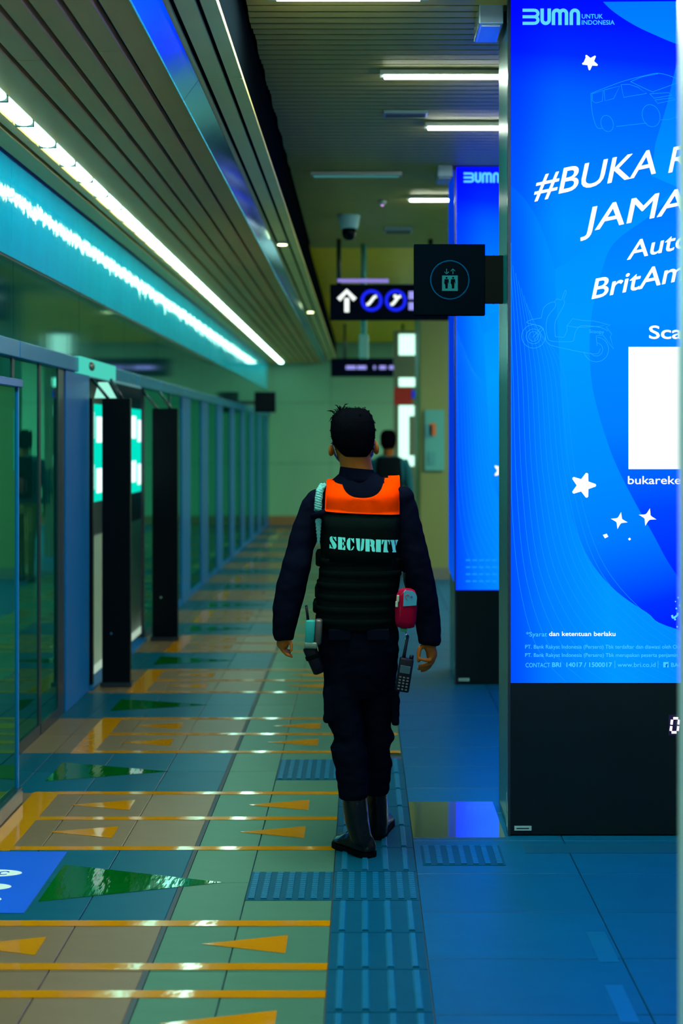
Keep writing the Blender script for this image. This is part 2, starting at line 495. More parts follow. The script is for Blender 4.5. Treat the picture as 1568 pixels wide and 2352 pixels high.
# posts, panes and the door opening, listed along the platform
segs = [('glass', 2.0, 4.0), ('steel', 4.0, 4.66), ('glass', 4.66, 5.7), ('glass', 5.7, 6.62), ('glass', 6.64, 7.17), ('glass', 7.19, 7.62), ('frame', 7.62, 7.78), ('steel', 7.78, 8.45),
        ('glass', 10.62, 12.0), ('frame', 12.0, 12.06), ('glass', 12.06, 12.78)]
yy = 12.80
while yy < 24.3:
    segs += [('steel', yy, yy + 0.62), ('glass', yy + 0.63, yy + 1.54)]
    yy += 1.56
for kind, y0, y1 in segs:
    if kind == 'glass':
        p = box('glass_pane', XW - .014, XW, y0 + .006, y1 - .006, 0.06, 1.975, M_GLASS, wl)
        bm = bmesh.new()
        for yq in (y0 - .006, y1 - .010): a_box(bm, XW - .02, XW + .006, yq, yq + .016, 0.0, 1.975)
        a_box(bm, XW - .02, XW + .010, y0, y1, 0.0, 0.06)
        finish(bm, 'pane_frame', M_DARKFRAME if y0 < 12 else M_STEEL, p)
    elif kind == 'steel':
        box('steel_post', XW - .06, XW + .012, y0, y1, 0.0, 1.975, M_STEEL, wl, 0.004)
    else:
        box('dark_post', XW - .06, XW + .004, y0, y1, 0.0, 1.975, M_DARKFRAME, wl)
y0 = 2.0
while y0 < 24.4:
    y1 = min(y0 + 1.55, 24.7)
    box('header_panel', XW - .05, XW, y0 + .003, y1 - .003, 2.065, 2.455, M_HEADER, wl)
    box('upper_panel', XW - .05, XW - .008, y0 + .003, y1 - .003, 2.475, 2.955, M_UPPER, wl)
    box('edge_rail', XW - .05, XW + .035, y0 + .002, y1 - .002, 1.975, 2.062, M_RAIL, wl, 0.006)
    y0 = y1
box('shadow_gap', XW - .06, XW - .012, 2.0, 24.7, 2.45, 2.48, M_DARKFRAME, wl)
box('tunnel_back', -3.4, -3.3, 2.0, 24.7, -0.2, 3.0, mat('tunnel_dark', (0.01, 0.02, 0.025), 0.8), wl)
box('door_sill', XW - .06, XW + .03, 8.45, 10.62, -0.01, 0.012, M_STEEL, wl)

# ================================================================== CEILING
M_SLAT = mat('satin_ceiling_metal', (0.82, 0.34, 0.10), 0.34, metal=0.0, spec=0.05, var=0.22, vscale=2.5, stretch=(1, .3, 1), bump=0.05, bscale=4)
M_GROOVE = mat('deep_groove', (0.0, 0.09, 0.40), 0.5, spec=0.1)
M_FASCIA = mat('mirror_fascia', (0.03, 0.38, 0.75), 0.12, metal=0.95, var=0.1, bump=0.06, bscale=3)
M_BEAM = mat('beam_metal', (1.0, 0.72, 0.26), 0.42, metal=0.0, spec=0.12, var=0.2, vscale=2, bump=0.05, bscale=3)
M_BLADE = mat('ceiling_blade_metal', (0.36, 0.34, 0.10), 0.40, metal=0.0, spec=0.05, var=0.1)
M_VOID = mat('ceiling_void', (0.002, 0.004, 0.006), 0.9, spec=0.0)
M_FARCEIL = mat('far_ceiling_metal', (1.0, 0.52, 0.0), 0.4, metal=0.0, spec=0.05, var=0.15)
ceil = structure('ceiling')
box('soffit_void', -1.80, -0.735, -3.0, 24.8, 2.995, 3.30, M_GROOVE, ceil)
slats = [(-1.70, -1.592), (-1.572, -1.517), (-1.418, -1.276), (-1.256, -1.165), (-1.145, -1.066), (-1.046, -0.958), (-0.938, -0.847), (-0.827, -0.712)]
for i, (xa, xb) in enumerate(slats):
    y0 = 2.4 + (i * 0.83) % 2.6
    ys = [-1.0, y0]
    while y0 < 24.6:
        y0 += 3.0; ys.append(min(y0, 24.7))
    for a, b_ in zip(ys, ys[1:]):
        bm = bmesh.new(); z = 2.95
        a_prism(bm, [(xa, z + .03), (xa, z + .004), (xa + .004, z), (xb - .004, z), (xb, z + .004), (xb, z + .03)],
                lambda u, v: (u, a + .002, v), lambda u, v: (u, b_ - .002, v))
        finish(bm, 'ceiling_slat', M_SLAT, ceil)
y0 = -1.0
while y0 < 24.6:
    y1 = min(y0 + 3.2, 24.7)
    bm = bmesh.new()
    a_prism(bm, [(-0.722, 2.938), (-0.714, 2.934), (-0.656, 3.014), (-0.664, 3.020)], lambda u, v: (u, y0 + .002, v), lambda u, v: (u, y1 - .002, v))
    finish(bm, 'fascia_panel', M_FASCIA, ceil)
    for xa, xb in ((-0.658, -0.640), (-0.620, -0.552), (-0.534, -0.479)):
        box('beam_panel', xa, xb, y0 + .002, y1 - .002, 3.019, 3.038, M_BEAM, ceil)
    y0 = y1
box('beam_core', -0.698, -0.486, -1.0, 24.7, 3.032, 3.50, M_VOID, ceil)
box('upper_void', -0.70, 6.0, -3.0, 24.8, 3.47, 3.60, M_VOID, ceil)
# blades run across the platform
bm = bmesh.new()
def blade(bm, y):
    a_prism(bm, [(y - .026, 3.335), (y + .022, 3.330), (y + .026, 3.334), (y + .012, 3.385), (y - .012, 3.385)],
            lambda u, v: (-0.47, u, v), lambda u, v: (6.0, u, v))
blade(bm, 0.0)
b0 = finish(bm, 'ceiling_blade', M_BLADE, ceil); b0.location.y = 3.4
n = 0
rest = bmesh.new()
y = 3.4
while y < 12.3:
    y += 0.078; n += 1
    if n < 70: share(b0, 'ceiling_blade', (0.004 * math.sin(n * 7.3), y, 0), ceil)
    else: blade(rest, y)
tag(finish(rest, 'distant_blades', M_BLADE, ceil), kind='stuff')
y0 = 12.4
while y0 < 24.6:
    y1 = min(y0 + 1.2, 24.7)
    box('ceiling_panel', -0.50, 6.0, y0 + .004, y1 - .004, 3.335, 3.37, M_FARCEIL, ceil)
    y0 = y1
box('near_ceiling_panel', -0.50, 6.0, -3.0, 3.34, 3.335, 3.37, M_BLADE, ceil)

# ================================================================== OTHER WALLS
M_ENDWALL = mat('pale_green_wall', (0.12, 0.32, 0.19), 0.5, var=0.08, vscale=1.2)
wb = structure('wall_back')
for i in range(6):
    for j in range(3):
        x0 = -1.9 + i * 1.32; z0 = j * 1.12
        box('wall_panel', x0 + .004, x0 + 1.316, 24.8, 24.86, z0 + .004, z0 + 1.116, M_ENDWALL, wb)
box('wall_core', -1.95, 6.05, 24.85, 24.95, -0.1, 3.6, M_JOINT, wb)
bb = box('baseboard_back', -1.72, 6.0, 24.76, 24.80, 0.0, 0.16, mat('brown_skirting', (0.16, 0.09, 0.03), 0.4)); bb['kind'] = 'structure'
wr = box('wall_right', 6.0, 6.1, -3.0, 24.9, -0.1, 3.6, mat('right_wall', (0.45, 0.55, 0.45), 0.5)); wr['kind'] = 'structure'

# ================================================================== LAMPS
LED = (0.45, 1.0, 0.80)
M_LED = emit('led_diffuser', LED, LED_STRIP)
M_LEDBAR = emit('led_bar_diffuser', (0.90, 1.0, 0.80), LED_BAR)
M_LAMPBODY = mat('lamp_housing', (0.35, 0.45, 0.45), 0.35, metal=0.6)
strip = thing('strip_light', 'long bright LED strip light recessed in the left slatted ceiling', 'ceiling light', (-1.467, 12.0, 2.96))
box('channel', -1.512, -1.423, -1.0, 24.6, 2.962, 2.992, mat('dark_channel', (0.0, 0.03, 0.05), 0.4), strip)
bm = bmesh.new()
a_prism(bm, [(-.037, .012), (-.037, .002), (-.031, -.006), (-.017, -.011), (0, -.013), (.017, -.011), (.031, -.006), (.037, .002), (.037, .012)], lambda u, v: (u, -0.203, v), lambda u, v: (u, 0.203, v))
dif0 = finish(bm, 'diffuser', M_LED, None)
y = -0.8
first = True
while y < 24.4:
    o = dif0 if first else bpy.data.objects.new('diffuser', dif0.data)
    if not first: COL.objects.link(o)
    o.parent = strip; o.matrix_parent_inverse = strip.matrix_basis.inverted()
    o.location = (-1.467, y, 2.948); first = False
    y += 0.43
bm = bmesh.new(); a_box(bm, -0.040, 0.040, -0.011, 0.011, -0.0135, 0.014)
fin0 = finish(bm, 'divider', mat('strip_divider', (0.0, 0.02, 0.03), 0.5), None)
y = -0.8 + 0.215
first = True
while y < 24.3:
    o = fin0 if first else bpy.data.objects.new('divider', fin0.data)
    if not first: COL.objects.link(o)
    o.parent = strip; o.matrix_parent_inverse = strip.matrix_basis.inverted()
    o.location = (-1.467, y, 2.948); first = False
    y += 0.43
def bar_light(x0, x1, y, label, group, w=0.036, lens=None):
    t = thing('bar_light', label, 'ceiling light', ((x0 + x1) / 2, y, 3.33), group)
    box('housing', x0 - .02, x1 + .02, y - w / 2 - .012, y + w / 2 + .012, 3.306, 3.3295, M_LAMPBODY, t)
    box("diffuser", x0, x1, y - w / 2, y + w / 2, 3.296, 3.307, lens or M_LEDBAR, t)
G = 'linear lamps across the bladed ceiling'
bar_light(0.104, 2.6, 6.43, 'linear ceiling lamp nearest the big poster, seen above the lift sign', G)
bar_light(0.365, 2.6, 7.49, 'linear ceiling lamp just behind the nearest one, short end showing', G)
bar_light(0.345, 2.6, 9.76, 'linear ceiling lamp meeting the top corner of the farther blue billboard', G)
bar_light(-0.62 + .3, 0.24, 8.87, 'faint glowing bar imitating a lamp reflection above the dome camera', G, 0.03, emit('reflection_glow', (0.10, 0.45, 0.45), 0.35))  # no lamp: dim emission standing for a faint reflection on the ceiling
t = thing('panel_light', 'white ceiling lamp cut by the top edge of the photo', 'ceiling light', (-0.05, 4.6, 3.33))
box('housing', -0.37, 0.26, 3.95, 5.305, 3.302, 3.3295, mat('cyan_lamp_rim', (0.1, 0.5, 0.55), 0.3), t)
box('diffuser', -0.335, 0.225, 3.98, 5.285, 3.292, 3.303, M_LEDBAR, t)
for y in (2.4, 0.9, -0.6, -2.1):  # unseen lamps added to light the guard's back
    bar_light(-0.3, 2.0, y, 'added linear ceiling lamp above and behind the photographer, out of view', G, 0.12)
for y in (11.6, 13.4, 16.8, 19.4, 22.0):  # unseen lamps added to brighten the far hall
    bar_light(2.6, 5.4, y, 'added wide ceiling lamp, unseen behind the blue billboards', G, 0.40)
M_GLINT = emit('glint_glow', (0.85, 1.0, 0.45), 9.0)  # glowing discs imitate reflections on the beam, not fitted lamps
for i, (x, y) in enumerate(((-0.587, 9.9), (-0.585, 15.2))):
    t = thing('beam_glint', ('small glowing disc imitating a reflection on the ceiling beam, the nearer of two', 'small glowing disc imitating a reflection on the ceiling beam near its far end')[i], 'beam_glint', (x, y, 3.01), 'imitated beam reflections')
    bm = bmesh.new(); bmesh.ops.create_cone(bm, cap_ends=True, segments=20, radius1=0.05, radius2=0.045, depth=0.02, matrix=Matrix.Translation((x, y, 3.011)))
    finish(bm, 'glint_rim', M_LAMPBODY, t)
    bm = bmesh.new(); bmesh.ops.create_cone(bm, cap_ends=True, segments=20, radius1=0.034, radius2=0.034, depth=0.006, matrix=Matrix.Translation((x, y, 3.000)))
    finish(bm, 'lens', M_GLINT, t)

# ================================================================== ADVERTISING PILLARS
M_CLAD = mat('pillar_cladding', (0.0, 0.11, 0.125), 0.30, metal=0.6, var=0.2, vscale=1.5, bump=0.06, bscale=2, stretch=(1, 2, .4))
M_CHROME = mat('corner_chrome', (0.35, 0.5, 0.5), 0.10, metal=1.0, bump=0.05, bscale=5)
M_BASE = mat('gloss_black_base', (0.001, 0.006, 0.007), 0.28, spec=0.25)
M_LABEL = mat('small_metal_label', (0.20, 0.42, 0.45), 0.35)
def B(r, g, b):
    """film colour behind the lightbox: blue is boosted past clipping to cast more blue light around"""
    c = rgb(r, g, b); k = max(0.0, min(1.0, (b - 200) / 45.0))
    return (c[0] / POSTER, c[1] / POSTER, c[2] / POSTER + (1.0 - 1.0 / POSTER) * k * k)
W_WHITE = emit('print_white', (0.93, 1.0, 1.0), 1.15)
W_CYAN = emit('print_cyan', rgb(95, 220, 250), 1.0)
W_PALE = emit('print_pale_blue', rgb(60, 180, 255), 1.0)
W_LINE = emit('print_line', rgb(20, 150, 255), 1.0)
W_MID = emit('print_mid', rgb(70, 205, 250), 1.0)
PW, PH = 1.42, 2.715
def curve_through(pts, n=6):
    """Catmull-Rom through points"""
    P = [Vector((p[0], p[1])) for p in pts]; out = []
    for i in range(len(P) - 1):
        a = P[max(i - 1, 0)]; b_ = P[i]; c = P[i + 1]; d = P[min(i + 2, len(P) - 1)]
        for j in range(n):
            t = j / n
            q = 0.5 * ((2 * b_) + (c - a) * t + (2 * a - 5 * b_ + 4 * c - d) * t * t + (3 * b_ - a - 3 * c + d) * t ** 3)
            out.append((q.x, q.y))
    out.append((P[-1].x, P[-1].y))
    return out

def bumn(pr, u, v, w, h, d):
    """state enterprise mark: three-bar B and round U, M, N strokes in a w x h box"""
    s = h * 0.21
    def X(t): return u + w * t
    for z in (s / 2, h / 2, h - s / 2):
        pr.stroke([(X(0), v + z), (X(.205), v + z)], s * .9, d)
    r = (h / 2 - s / 2) / 2
    for zc in (v + s / 2 + r, v + h / 2 + r):
        pr.stroke(arc(X(.205), zc, r * 1.15, r, -90, 90, 12), s * .9, d + .0001)
    a = s / 2
    x0, x1 = X(.345), X(.47); rr = (x1 - x0) / 2
    pr.stroke([(x0, v + h)] + arc((x0 + x1) / 2, v + a + rr, rr, rr, 180, 360, 14) + [(x1, v + h)], s, d)
    xs = (X(.545), X(.66), X(.775)); rr = (xs[1] - xs[0]) / 2
    pr.stroke([(xs[0], v)] + arc((xs[0] + xs[1]) / 2, v + h - a - rr, rr, rr, 180, 0, 14) + [(xs[1], v)], s, d)
    pr.stroke([(xs[1], v)] + arc((xs[1] + xs[2]) / 2, v + h - a - rr, rr, rr, 180, 0, 14) + [(xs[2], v)], s, d + .0001)
    x0, x1 = X(.86), X(.985); rr = (x1 - x0) / 2
    pr.stroke([(x0, v)] + arc((x0 + x1) / 2, v + h - a - rr, rr, rr, 180, 0, 14) + [(x1, v)], s, d)

def star5(cx, cy, R, rot, inner=0.50):
    pts = []
    for i in range(10):
        a = math.radians(rot + 36 * i); r = R if i % 2 == 0 else R * inner
        if i % 2 == 0:
            for da in (-6, 0, 6):
                q = math.radians(rot + 36 * i + da); rr = r * (0.96 if da else 1.0)
                pts.append((cx + rr * math.cos(q), cy + rr * math.sin(q)))
        else: pts.append((cx + r * math.cos(a), cy + r * math.sin(a)))
    return pts
def star4(cx, cy, R, rot):
    pts = []
    for i in range(4):
        a0 = math.radians(rot + 90 * i)
        for t in (0.0, 0.25, 0.5, 0.75):
            a = a0 + t * math.pi / 2
            r = R * (1 - 0.62 * math.sin(t * math.pi))
            if t == 0.25 or t == 0.75: r = R * 0.47
            if t == 0.5: r = R * 0.38
            pts.append((cx + r * math.cos(a), cy + r * math.sin(a)))
    return pts

def fan(name, pts, material, o, d, parent):
    pr = Print(o); pr.poly(pts, d)
    bmesh.ops.triangulate(pr.bm, faces=pr.bm.faces[:])
    me = bpy.data.meshes.new(name)
    bmesh.ops.transform(pr.bm, matrix=Matrix.Translation(-Vector(o)), verts=pr.bm.verts[:])
    pr.bm.to_mesh(me); pr.bm.free()
    ob = put(name, me, material, None)
    ob.location = o
    if parent is not None:
        ob.parent = parent; ob.matrix_parent_inverse = parent.matrix_basis.inverted()
    return ob

def pillar(x0, yf, depth, label, base_digit=False, full=True, glow_side=False, clad=None):
    x1 = x0 + PW + 0.01
    t = thing('advertising_pillar', label, 'billboard', ((x0 + x1) / 2, yf + depth / 2, 0))
    body = box('cladding', x0 + .004, x1, yf + .02, yf + depth, 0.004, 3.328, clad or M_CLAD, t, 0.006)
    fr = bmesh.new()
    a_box(fr, x0 - .004, x0 + .006, yf - .004, yf + .03, 0.0, 3.325); a_box(fr, x1 - .006, x1 + .004, yf - .004, yf + .03, 0.0, 3.325)
    finish(fr, 'corner_trim', M_DARKFRAME, t)
    tube('corner_guard', [(x0 + .002, yf + .05, 0.0), (x0 + .002, yf + .05, 0.16)], 0.006, M_CHROME, t)
    bp = box('base_panel', x0 + .006, x1 - .006, yf, yf + .03, 0.006, 0.606, M_BASE, t)
    lp = box('label_plate', x0 + .022, x0 + .090, yf - .003, yf, 0.022, 0.040, M_LABEL, bp)
    q = Print((x0, yf - .0032, 0)); q.stroke([(.030, .031), (.080, .031)], .004); q.done('label_print', M_BASE, lp)
    lb = box('lightbox', x0 + .006, x1 - .006, yf + .002, yf + .05, 0.608, 3.325, M_DARKFRAME, t)
    if glow_side:  # emissive side panel imitating blue reflected in the cladding
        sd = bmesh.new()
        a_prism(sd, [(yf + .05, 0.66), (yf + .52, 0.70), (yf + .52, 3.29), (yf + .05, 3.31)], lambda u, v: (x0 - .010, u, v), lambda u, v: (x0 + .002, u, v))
        finish(sd, 'reflection_edge', emit_print('edge_reflection', [(-1.3, rgb(0, 60, 240)), (0.2, rgb(0, 110, 255)), (1.3, rgb(0, 60, 230))], (0, 0, 1), 0.8), t)
    o = (x0 + .008, yf + .002, 0.608)
    # backlit film: base ramp
    base = fan('poster_film', [(0, 0), (PW - .006, 0), (PW - .006, PH), (0, PH)],
               emit_print('film_base', [(0.0, B(0, 85, 250)), (1.2, B(0, 140, 255)), (1.85, B(0, 146, 255)), (2.15, B(0, 120, 255)), (2.38, B(0, 95, 255)), (2.52, B(0, 45, 252)), (2.66, B(0, 22, 240)), (2.80, B(0, 10, 225))],
                          (0.10, 0, 1.0), POSTER, (0.22, 0.38)), o, 0.001, t)
    E = PW - .007
    def field(pts, stops, dirv, nm, d, edge=None):
        return fan('print_field', pts, emit_print(nm, stops, dirv, POSTER, edge), o, d, base)
    # dark deep-blue field under the top-right swoosh, then the swoosh itself
    c1 = curve_through([(0.3427, 2.7344), (0.4015, 2.6738), (0.4880, 2.6167), (0.5746, 2.5752), (0.6784, 2.5337), (0.9207, 2.4575), (1.4053, 2.3710)])
    field([p for p in c1 if p[1] <= PH] + [(E, PH)], [(2.3, B(0, 150, 255)), (2.72, B(0, 120, 250))], (0, 0, 1), 'film_swoosh', 0.0014)
    # right-hand lighter wedge behind the car
    field([(0.6576, 2.4575), (E, 2.4575), (E, 1.9556), (0.6784, 1.9643), (0.5573, 2.0162), (0.5746, 2.1460), (0.6213, 2.3018)],
          [(2.0, B(0, 150, 255)), (2.5, B(0, 110, 255))], (0, 0, 1), 'film_wedge', 0.0013)
    # lobe at the left under the headline
    c2 = curve_through([(0.0000, 1.9764), (0.0381, 1.9435), (0.0813, 1.8864), (0.1246, 1.7999), (0.1627, 1.6874), (0.1938, 1.5403), (0.2111, 1.3326), (0.2146, 0.9865), (0.2284, 0.7269), (0.2977, 0.5192), (0.4015, 0.3807), (0.5400, 0.2804), (0.6784, 0.2077), (1.4053, 0.0173)])
    field([(0, 0.0)] + [(0, 1.9764)] + c2[1:] + [(E, 0)], [(0.0, B(0, 105, 248)), (0.18, B(0, 125, 255)), (0.42, B(0, 152, 255)), (0.9, B(0, 130, 255))], (1, 0, 0.10), 'film_lobe', 0.0015, (0.16, 0.55))
    # pale band between the two arcs
    c3 = curve_through([(0.6784, 1.9729), (0.5573, 1.8604), (0.4102, 1.7480), (0.3582, 1.6268), (0.3254, 1.4884), (0.3132, 1.3499), (0.3219, 1.1941), (0.3531, 1.0557), (0.4050, 0.8999), (0.4707, 0.7615), (0.5573, 0.6057), (0.6784, 0.4067), (0.9207, 0.1904), (1.4053, 0.0173)])
    band = c3 + [(E, 0.005)] + [p for p in reversed(c2) if p[1] < 1.6614]
    field(band, [(0.0, B(0, 15, 255)), (0.18, B(0, 50, 255)), (0.48, B(0, 125, 255)), (0.75, B(0, 140, 255)), (1.3, B(0, 156, 255)), (2.0, B(0, 138, 255))], (-0.25, 0, 1), 'film_band', 0.0016)
    # big right-hand disc that carries the text
    field(c3 + [(E, 0.02), (E, 1.9729)], [(0.3, B(0, 25, 255)), (0.62, B(0, 70, 255)), (0.95, B(0, 125, 255)), (1.5, B(0, 142, 255)), (1.95, B(0, 112, 250))], (-0.12, 0, 1), 'film_disc', 0.0018)
    # fine wave lines at the lower left
    pr = Print(o)
    for i in range(13):
        s = i * 9.5
        f = i / 12.0
        pts = curve_through([(x - x0l, z) for (x, z) in [(0.02 + .013 * i, 1.75 - .03 * i), (0.035 + .020 * i, 1.25), (0.045 + .024 * i, 0.80), (0.075 + .033 * i, 0.42), (0.15 + .055 * i, 0.14), (0.29 + .085 * i, -0.02)] for x0l in (0.045 + .002 * i,)], 8)
        pts = [(max(u, 0.001), v) for u, v in pts if v >= 0.0 and u <= E]
        pts = [p for k_, p in enumerate(pts) if k_ == 0 or p[0] > 0.0011]
        if len(pts) > 2: pr.stroke(pts, 0.0016, 0.0021)
    pr.done('wave_lines', W_LINE, base)
    # logo and lettering
    pr = Print(o); bumn(pr, 0.0467, 2.6150, 0.2250, 0.0658, 0.0024); pr.done('logo_mark', W_CYAN, base)
    pr = Print(o)
    if full:
        ptext(pr, 'UNTUK', 0.2821, 2.6410, 0.0831, 0.0173, weight=.012, d=.0024)
        ptext(pr, 'INDONESIA', 0.2821, 2.6167, 0.1298, 0.0173, weight=.012, d=.0024)
        pr.done('tagline', W_MID, base)
        pr = Print(o)
        sl = 0.21
        ptext(pr, '#BUKA', 0.0900, 1.9245, 0.4846, 0.1004, sl, 0.21, .010, .0026)
        ptext(pr, 'R', 0.6265, 2.0283, 0.0761, 0.1004, sl, 0.21, .010, .0026)
        ptext(pr, 'JAMA', 0.2821, 1.7895, 0.4119, 0.0969, sl, 0.21, .010, .0026)
        ptext(pr, 'Auto', 0.4621, 1.6822, 0.2475, 0.0727, sl, 0.21, .012, .0026)
        ptext(pr, 'BritAm', 0.3219, 1.5264, 0.3634, 0.0796, sl, 0.21, .012, .0026)
        ptext(pr, 'Sca', 0.5503, 1.3689, 0.1315, 0.0502, 0, 0, .018, .0026)
        ptext(pr, 'bukareke', 0.4655, 0.7909, 0.2094, 0.0312, 0, 0, .010, .0026)
        pr.done('headline_lettering', W_WHITE, base)
        pr = Print(o)
        ptext(pr, 'dan ketentuan berlaku', 0.1523, 0.1869, 0.2631, 0.0173, 0, 0, .012, .0026)
        pr.done('terms_lettering', W_WHITE, base)
        pr = Print(o)
        ptext(pr, '*Syarat', 0.0606, 0.1852, 0.0831, 0.0173, 0, 0, .0, .0026)
        ptext(pr, 'BRI  14017 / 1500017', 0.1644, 0.0640, 0.2371, 0.0173, 0, 0, .02, .0026)
        ptext(pr, 'CONTACT', 0.0588, 0.0623, 0.0969, 0.0173, 0, 0, .0, .0026)
        ptext(pr, 'www.bri.co.id', 0.4240, 0.0640, 0.1506, 0.0173, 0, 0, .0, .0026)
        ptext(pr, 'BAN', 0.6369, 0.0640, 0.0467, 0.0156, 0, 0, .0, .0026)
        ptext(pr, 'PT. Bank Rakyat Indonesia (Persero) Tbk terdaftar dan diawasi oleh Oto', 0.0571, 0.1367, 0.6213, 0.0147, 0, 0, .0, .0026)
        ptext(pr, 'PT. Bank Rakyat Indonesia (Persero) Tbk merupakan peserta penjamin', 0.0571, 0.1038, 0.6057, 0.0147, 0, 0, .0, .0026)
        pr.stroke([(0.4136, 0.0588), (0.4136, 0.0883)], .0014, .0026); pr.stroke([(0.5850, 0.0588), (0.5850, 0.0883)], .0014, .0026)
        pr.done('small_print', W_MID, base)
        pr = Print(o)
        pr.poly([(0.6057, 0.0623), (0.6265, 0.0623), (0.6265, 0.0831), (0.6057, 0.0831)], .0026)
        ob = pr.done('social_icon', W_MID, base)
        pr = Print(o); ptext(pr, 'f', 0.6144, 0.0623, 0.0095, 0.0130, 0, 0, .03, .0029); pr.done('icon_letter', emit('print_icon_blue', rgb(0, 90, 245), 1.0), ob)
        # blank white card under the word at the right
        pr = Print(o); pr.poly([(0.4673, 0.8497), (0.9501, 0.8497), (0.9501, 1.3361), (0.4673, 1.3361)], .0024); pr.done('white_card', W_WHITE, base)
    else:
        pr.bm.free()
    # stars
    pr = Print(o)
    if full:
        pr.poly(star5(0.3150, 2.4679, 0.0329, -95), .0024)
        pr.poly(star5(0.2873, 0.7857, 0.0519, 72), .0024)
        pr.poly(star4(0.4309, 0.6455, 0.0346, -12), .0024)
        pr.poly(star4(0.5434, 0.6594, 0.0363, -15), .0024)
        pr.poly([(0.3652, 0.5884), (0.3807, 0.5936), (0.3877, 0.5815), (0.3738, 0.5746)], .0024)
        pr.poly([(0.4655, 0.5728), (0.4725, 0.5780), (0.4777, 0.5711), (0.4707, 0.5659)], .0024)
    else:
        st_ = Print(o); st_.poly(star5(0.288, 0.765, 0.052, 72), .0024); bmesh.ops.triangulate(st_.bm, faces=st_.bm.faces[:]); st_.done('white_star', W_WHITE, base)
        for i, w_ in enumerate((.27, .40, .38, .36)):
            for j in range(9):
                if j * .042 < w_: pr.stroke([(.06 + j * .042, .19 - i * .045), (.06 + j * .042 + .030, .19 - i * .045)], .010, .0024)
    bmesh.ops.triangulate(pr.bm, faces=pr.bm.faces[:])
    pr.done('printed_stars' if full else 'small_print', W_WHITE if full else W_LINE, base)
    if full:
        # van outline
        V = Print(o); LW = .0022
        def ln(pts, sm=True):
            V.stroke(curve_through(pts, 5) if sm and len(pts) > 2 else pts, LW, .0023)
        def px(L): return L
        ln([(0.3184, 2.3433), (0.4361, 2.3883), (0.5400, 2.4160), (0.5919, 2.4229), (0.6611, 2.4021), (0.7476, 2.3623)])
        ln([(0.4759, 2.3900), (0.5227, 2.4091), (0.5850, 2.4212)]); ln([(0.4759, 2.3900), (0.5573, 2.3519), (0.5746, 2.3537), (0.6698, 2.3883)])
        ln([(0.3184, 2.3433), (0.3202, 2.2966), (0.3271, 2.2498), (0.3427, 2.2083), (0.3634, 2.2048)])
        ln([(0.3236, 2.3416), (0.3669, 2.3554), (0.3634, 2.3121), (0.3375, 2.3052), (0.3236, 2.3139), (0.3236, 2.3416)], False)
        ln([(0.3704, 2.3571), (0.4327, 2.3727), (0.4084, 2.3225), (0.3738, 2.3139), (0.3704, 2.3571)], False)
        ln([(0.4379, 2.3779), (0.4707, 2.3796), (0.5053, 2.3675), (0.5400, 2.3433), (0.4482, 2.3277), (0.4379, 2.3779)], False)
        ln([(0.5521, 2.3416), (0.6265, 2.3468), (0.6403, 2.3364), (0.5694, 2.3243), (0.5521, 2.3416)], False)
        ln([(0.5728, 2.3173), (0.6438, 2.3260), (0.6542, 2.3191), (0.5832, 2.3035), (0.5728, 2.3173)], False)
        ln([(0.4188, 2.2118), (0.5400, 2.2256)], False); ln([(0.5953, 2.2377), (0.6265, 2.2395), (0.6715, 2.2533)], False)
        def ell(cx, cy, rx, ry, rot):
            c_, s_ = math.cos(rot), math.sin(rot)
            return [(cx + a * c_ - b_ * s_, cy + a * s_ + b_ * c_) for a, b_ in arc(0, 0, rx, ry, 0, 360, 28)]
        V.stroke(ell(0.3825, 2.2239, 0.0242, 0.0329, 0.3), LW, .0023)
        V.stroke(ell(0.5573, 2.2550, 0.0346, 0.0450, 0.3), LW, .0023)
        V.done('van_outline', W_LINE, base)
        # scooter outline
        V = Print(o); LW = .0016
        for r_ in (27, 17, 11): V.ring(0.0900, 1.3776, r_ * 0.00173, LW, .0023)
        V.stroke(arc(0.3392, 1.3257, 0.0493, 0.0493, 85, -170, 26), LW, .0023)
        V.stroke(arc(0.3392, 1.3257, 0.0260, 0.0260, 80, -150, 20), LW, .0023)
        ln([(0.1211, 1.4139), (0.0865, 1.3741), (0.0935, 1.3637), (0.1298, 1.4105)], False)
        ln([(0.1211, 1.4503), (0.0865, 1.4451), (0.0623, 1.4330), (0.0935, 1.4243), (0.1246, 1.4139), (0.1367, 1.3811), (0.1402, 1.3603), (0.1523, 1.3464), (0.1765, 1.3378), (0.2215, 1.3274), (0.2890, 1.3136), (0.3427, 1.3084), (0.3548, 1.3291)])
        ln([(0.1211, 1.4503), (0.1298, 1.4884), (0.1488, 1.5074), (0.1731, 1.5143), (0.1765, 1.4953), (0.1488, 1.4589), (0.1402, 1.4191), (0.1454, 1.3759), (0.1627, 1.3586), (0.2371, 1.3568), (0.2509, 1.3672), (0.2561, 1.3932), (0.2717, 1.4157), (0.2977, 1.4209), (0.3582, 1.4122), (0.3859, 1.3984)])
        ln([(0.1731, 1.5143), (0.1834, 1.5264), (0.2008, 1.5230), (0.2077, 1.5403), (0.2163, 1.5610), (0.2198, 1.5507), (0.2111, 1.5264), (0.2129, 1.5091), (0.2025, 1.4849), (0.1800, 1.4451), (0.1748, 1.4191), (0.1765, 1.3759)])
        ln([(0.1765, 1.3759), (0.2111, 1.3741), (0.2233, 1.3984), (0.2233, 1.4191), (0.2458, 1.4486), (0.2804, 1.4416), (0.3323, 1.4382), (0.3807, 1.4261), (0.3531, 1.4174), (0.2631, 1.4139), (0.2233, 1.4191)], False)
        ln([(0.3807, 1.4261), (0.3963, 1.4243), (0.3790, 1.4139), (0.4015, 1.3862), (0.3946, 1.3776), (0.4084, 1.3274), (0.3669, 1.3811), (0.3392, 1.3811), (0.3427, 1.3395)], False)
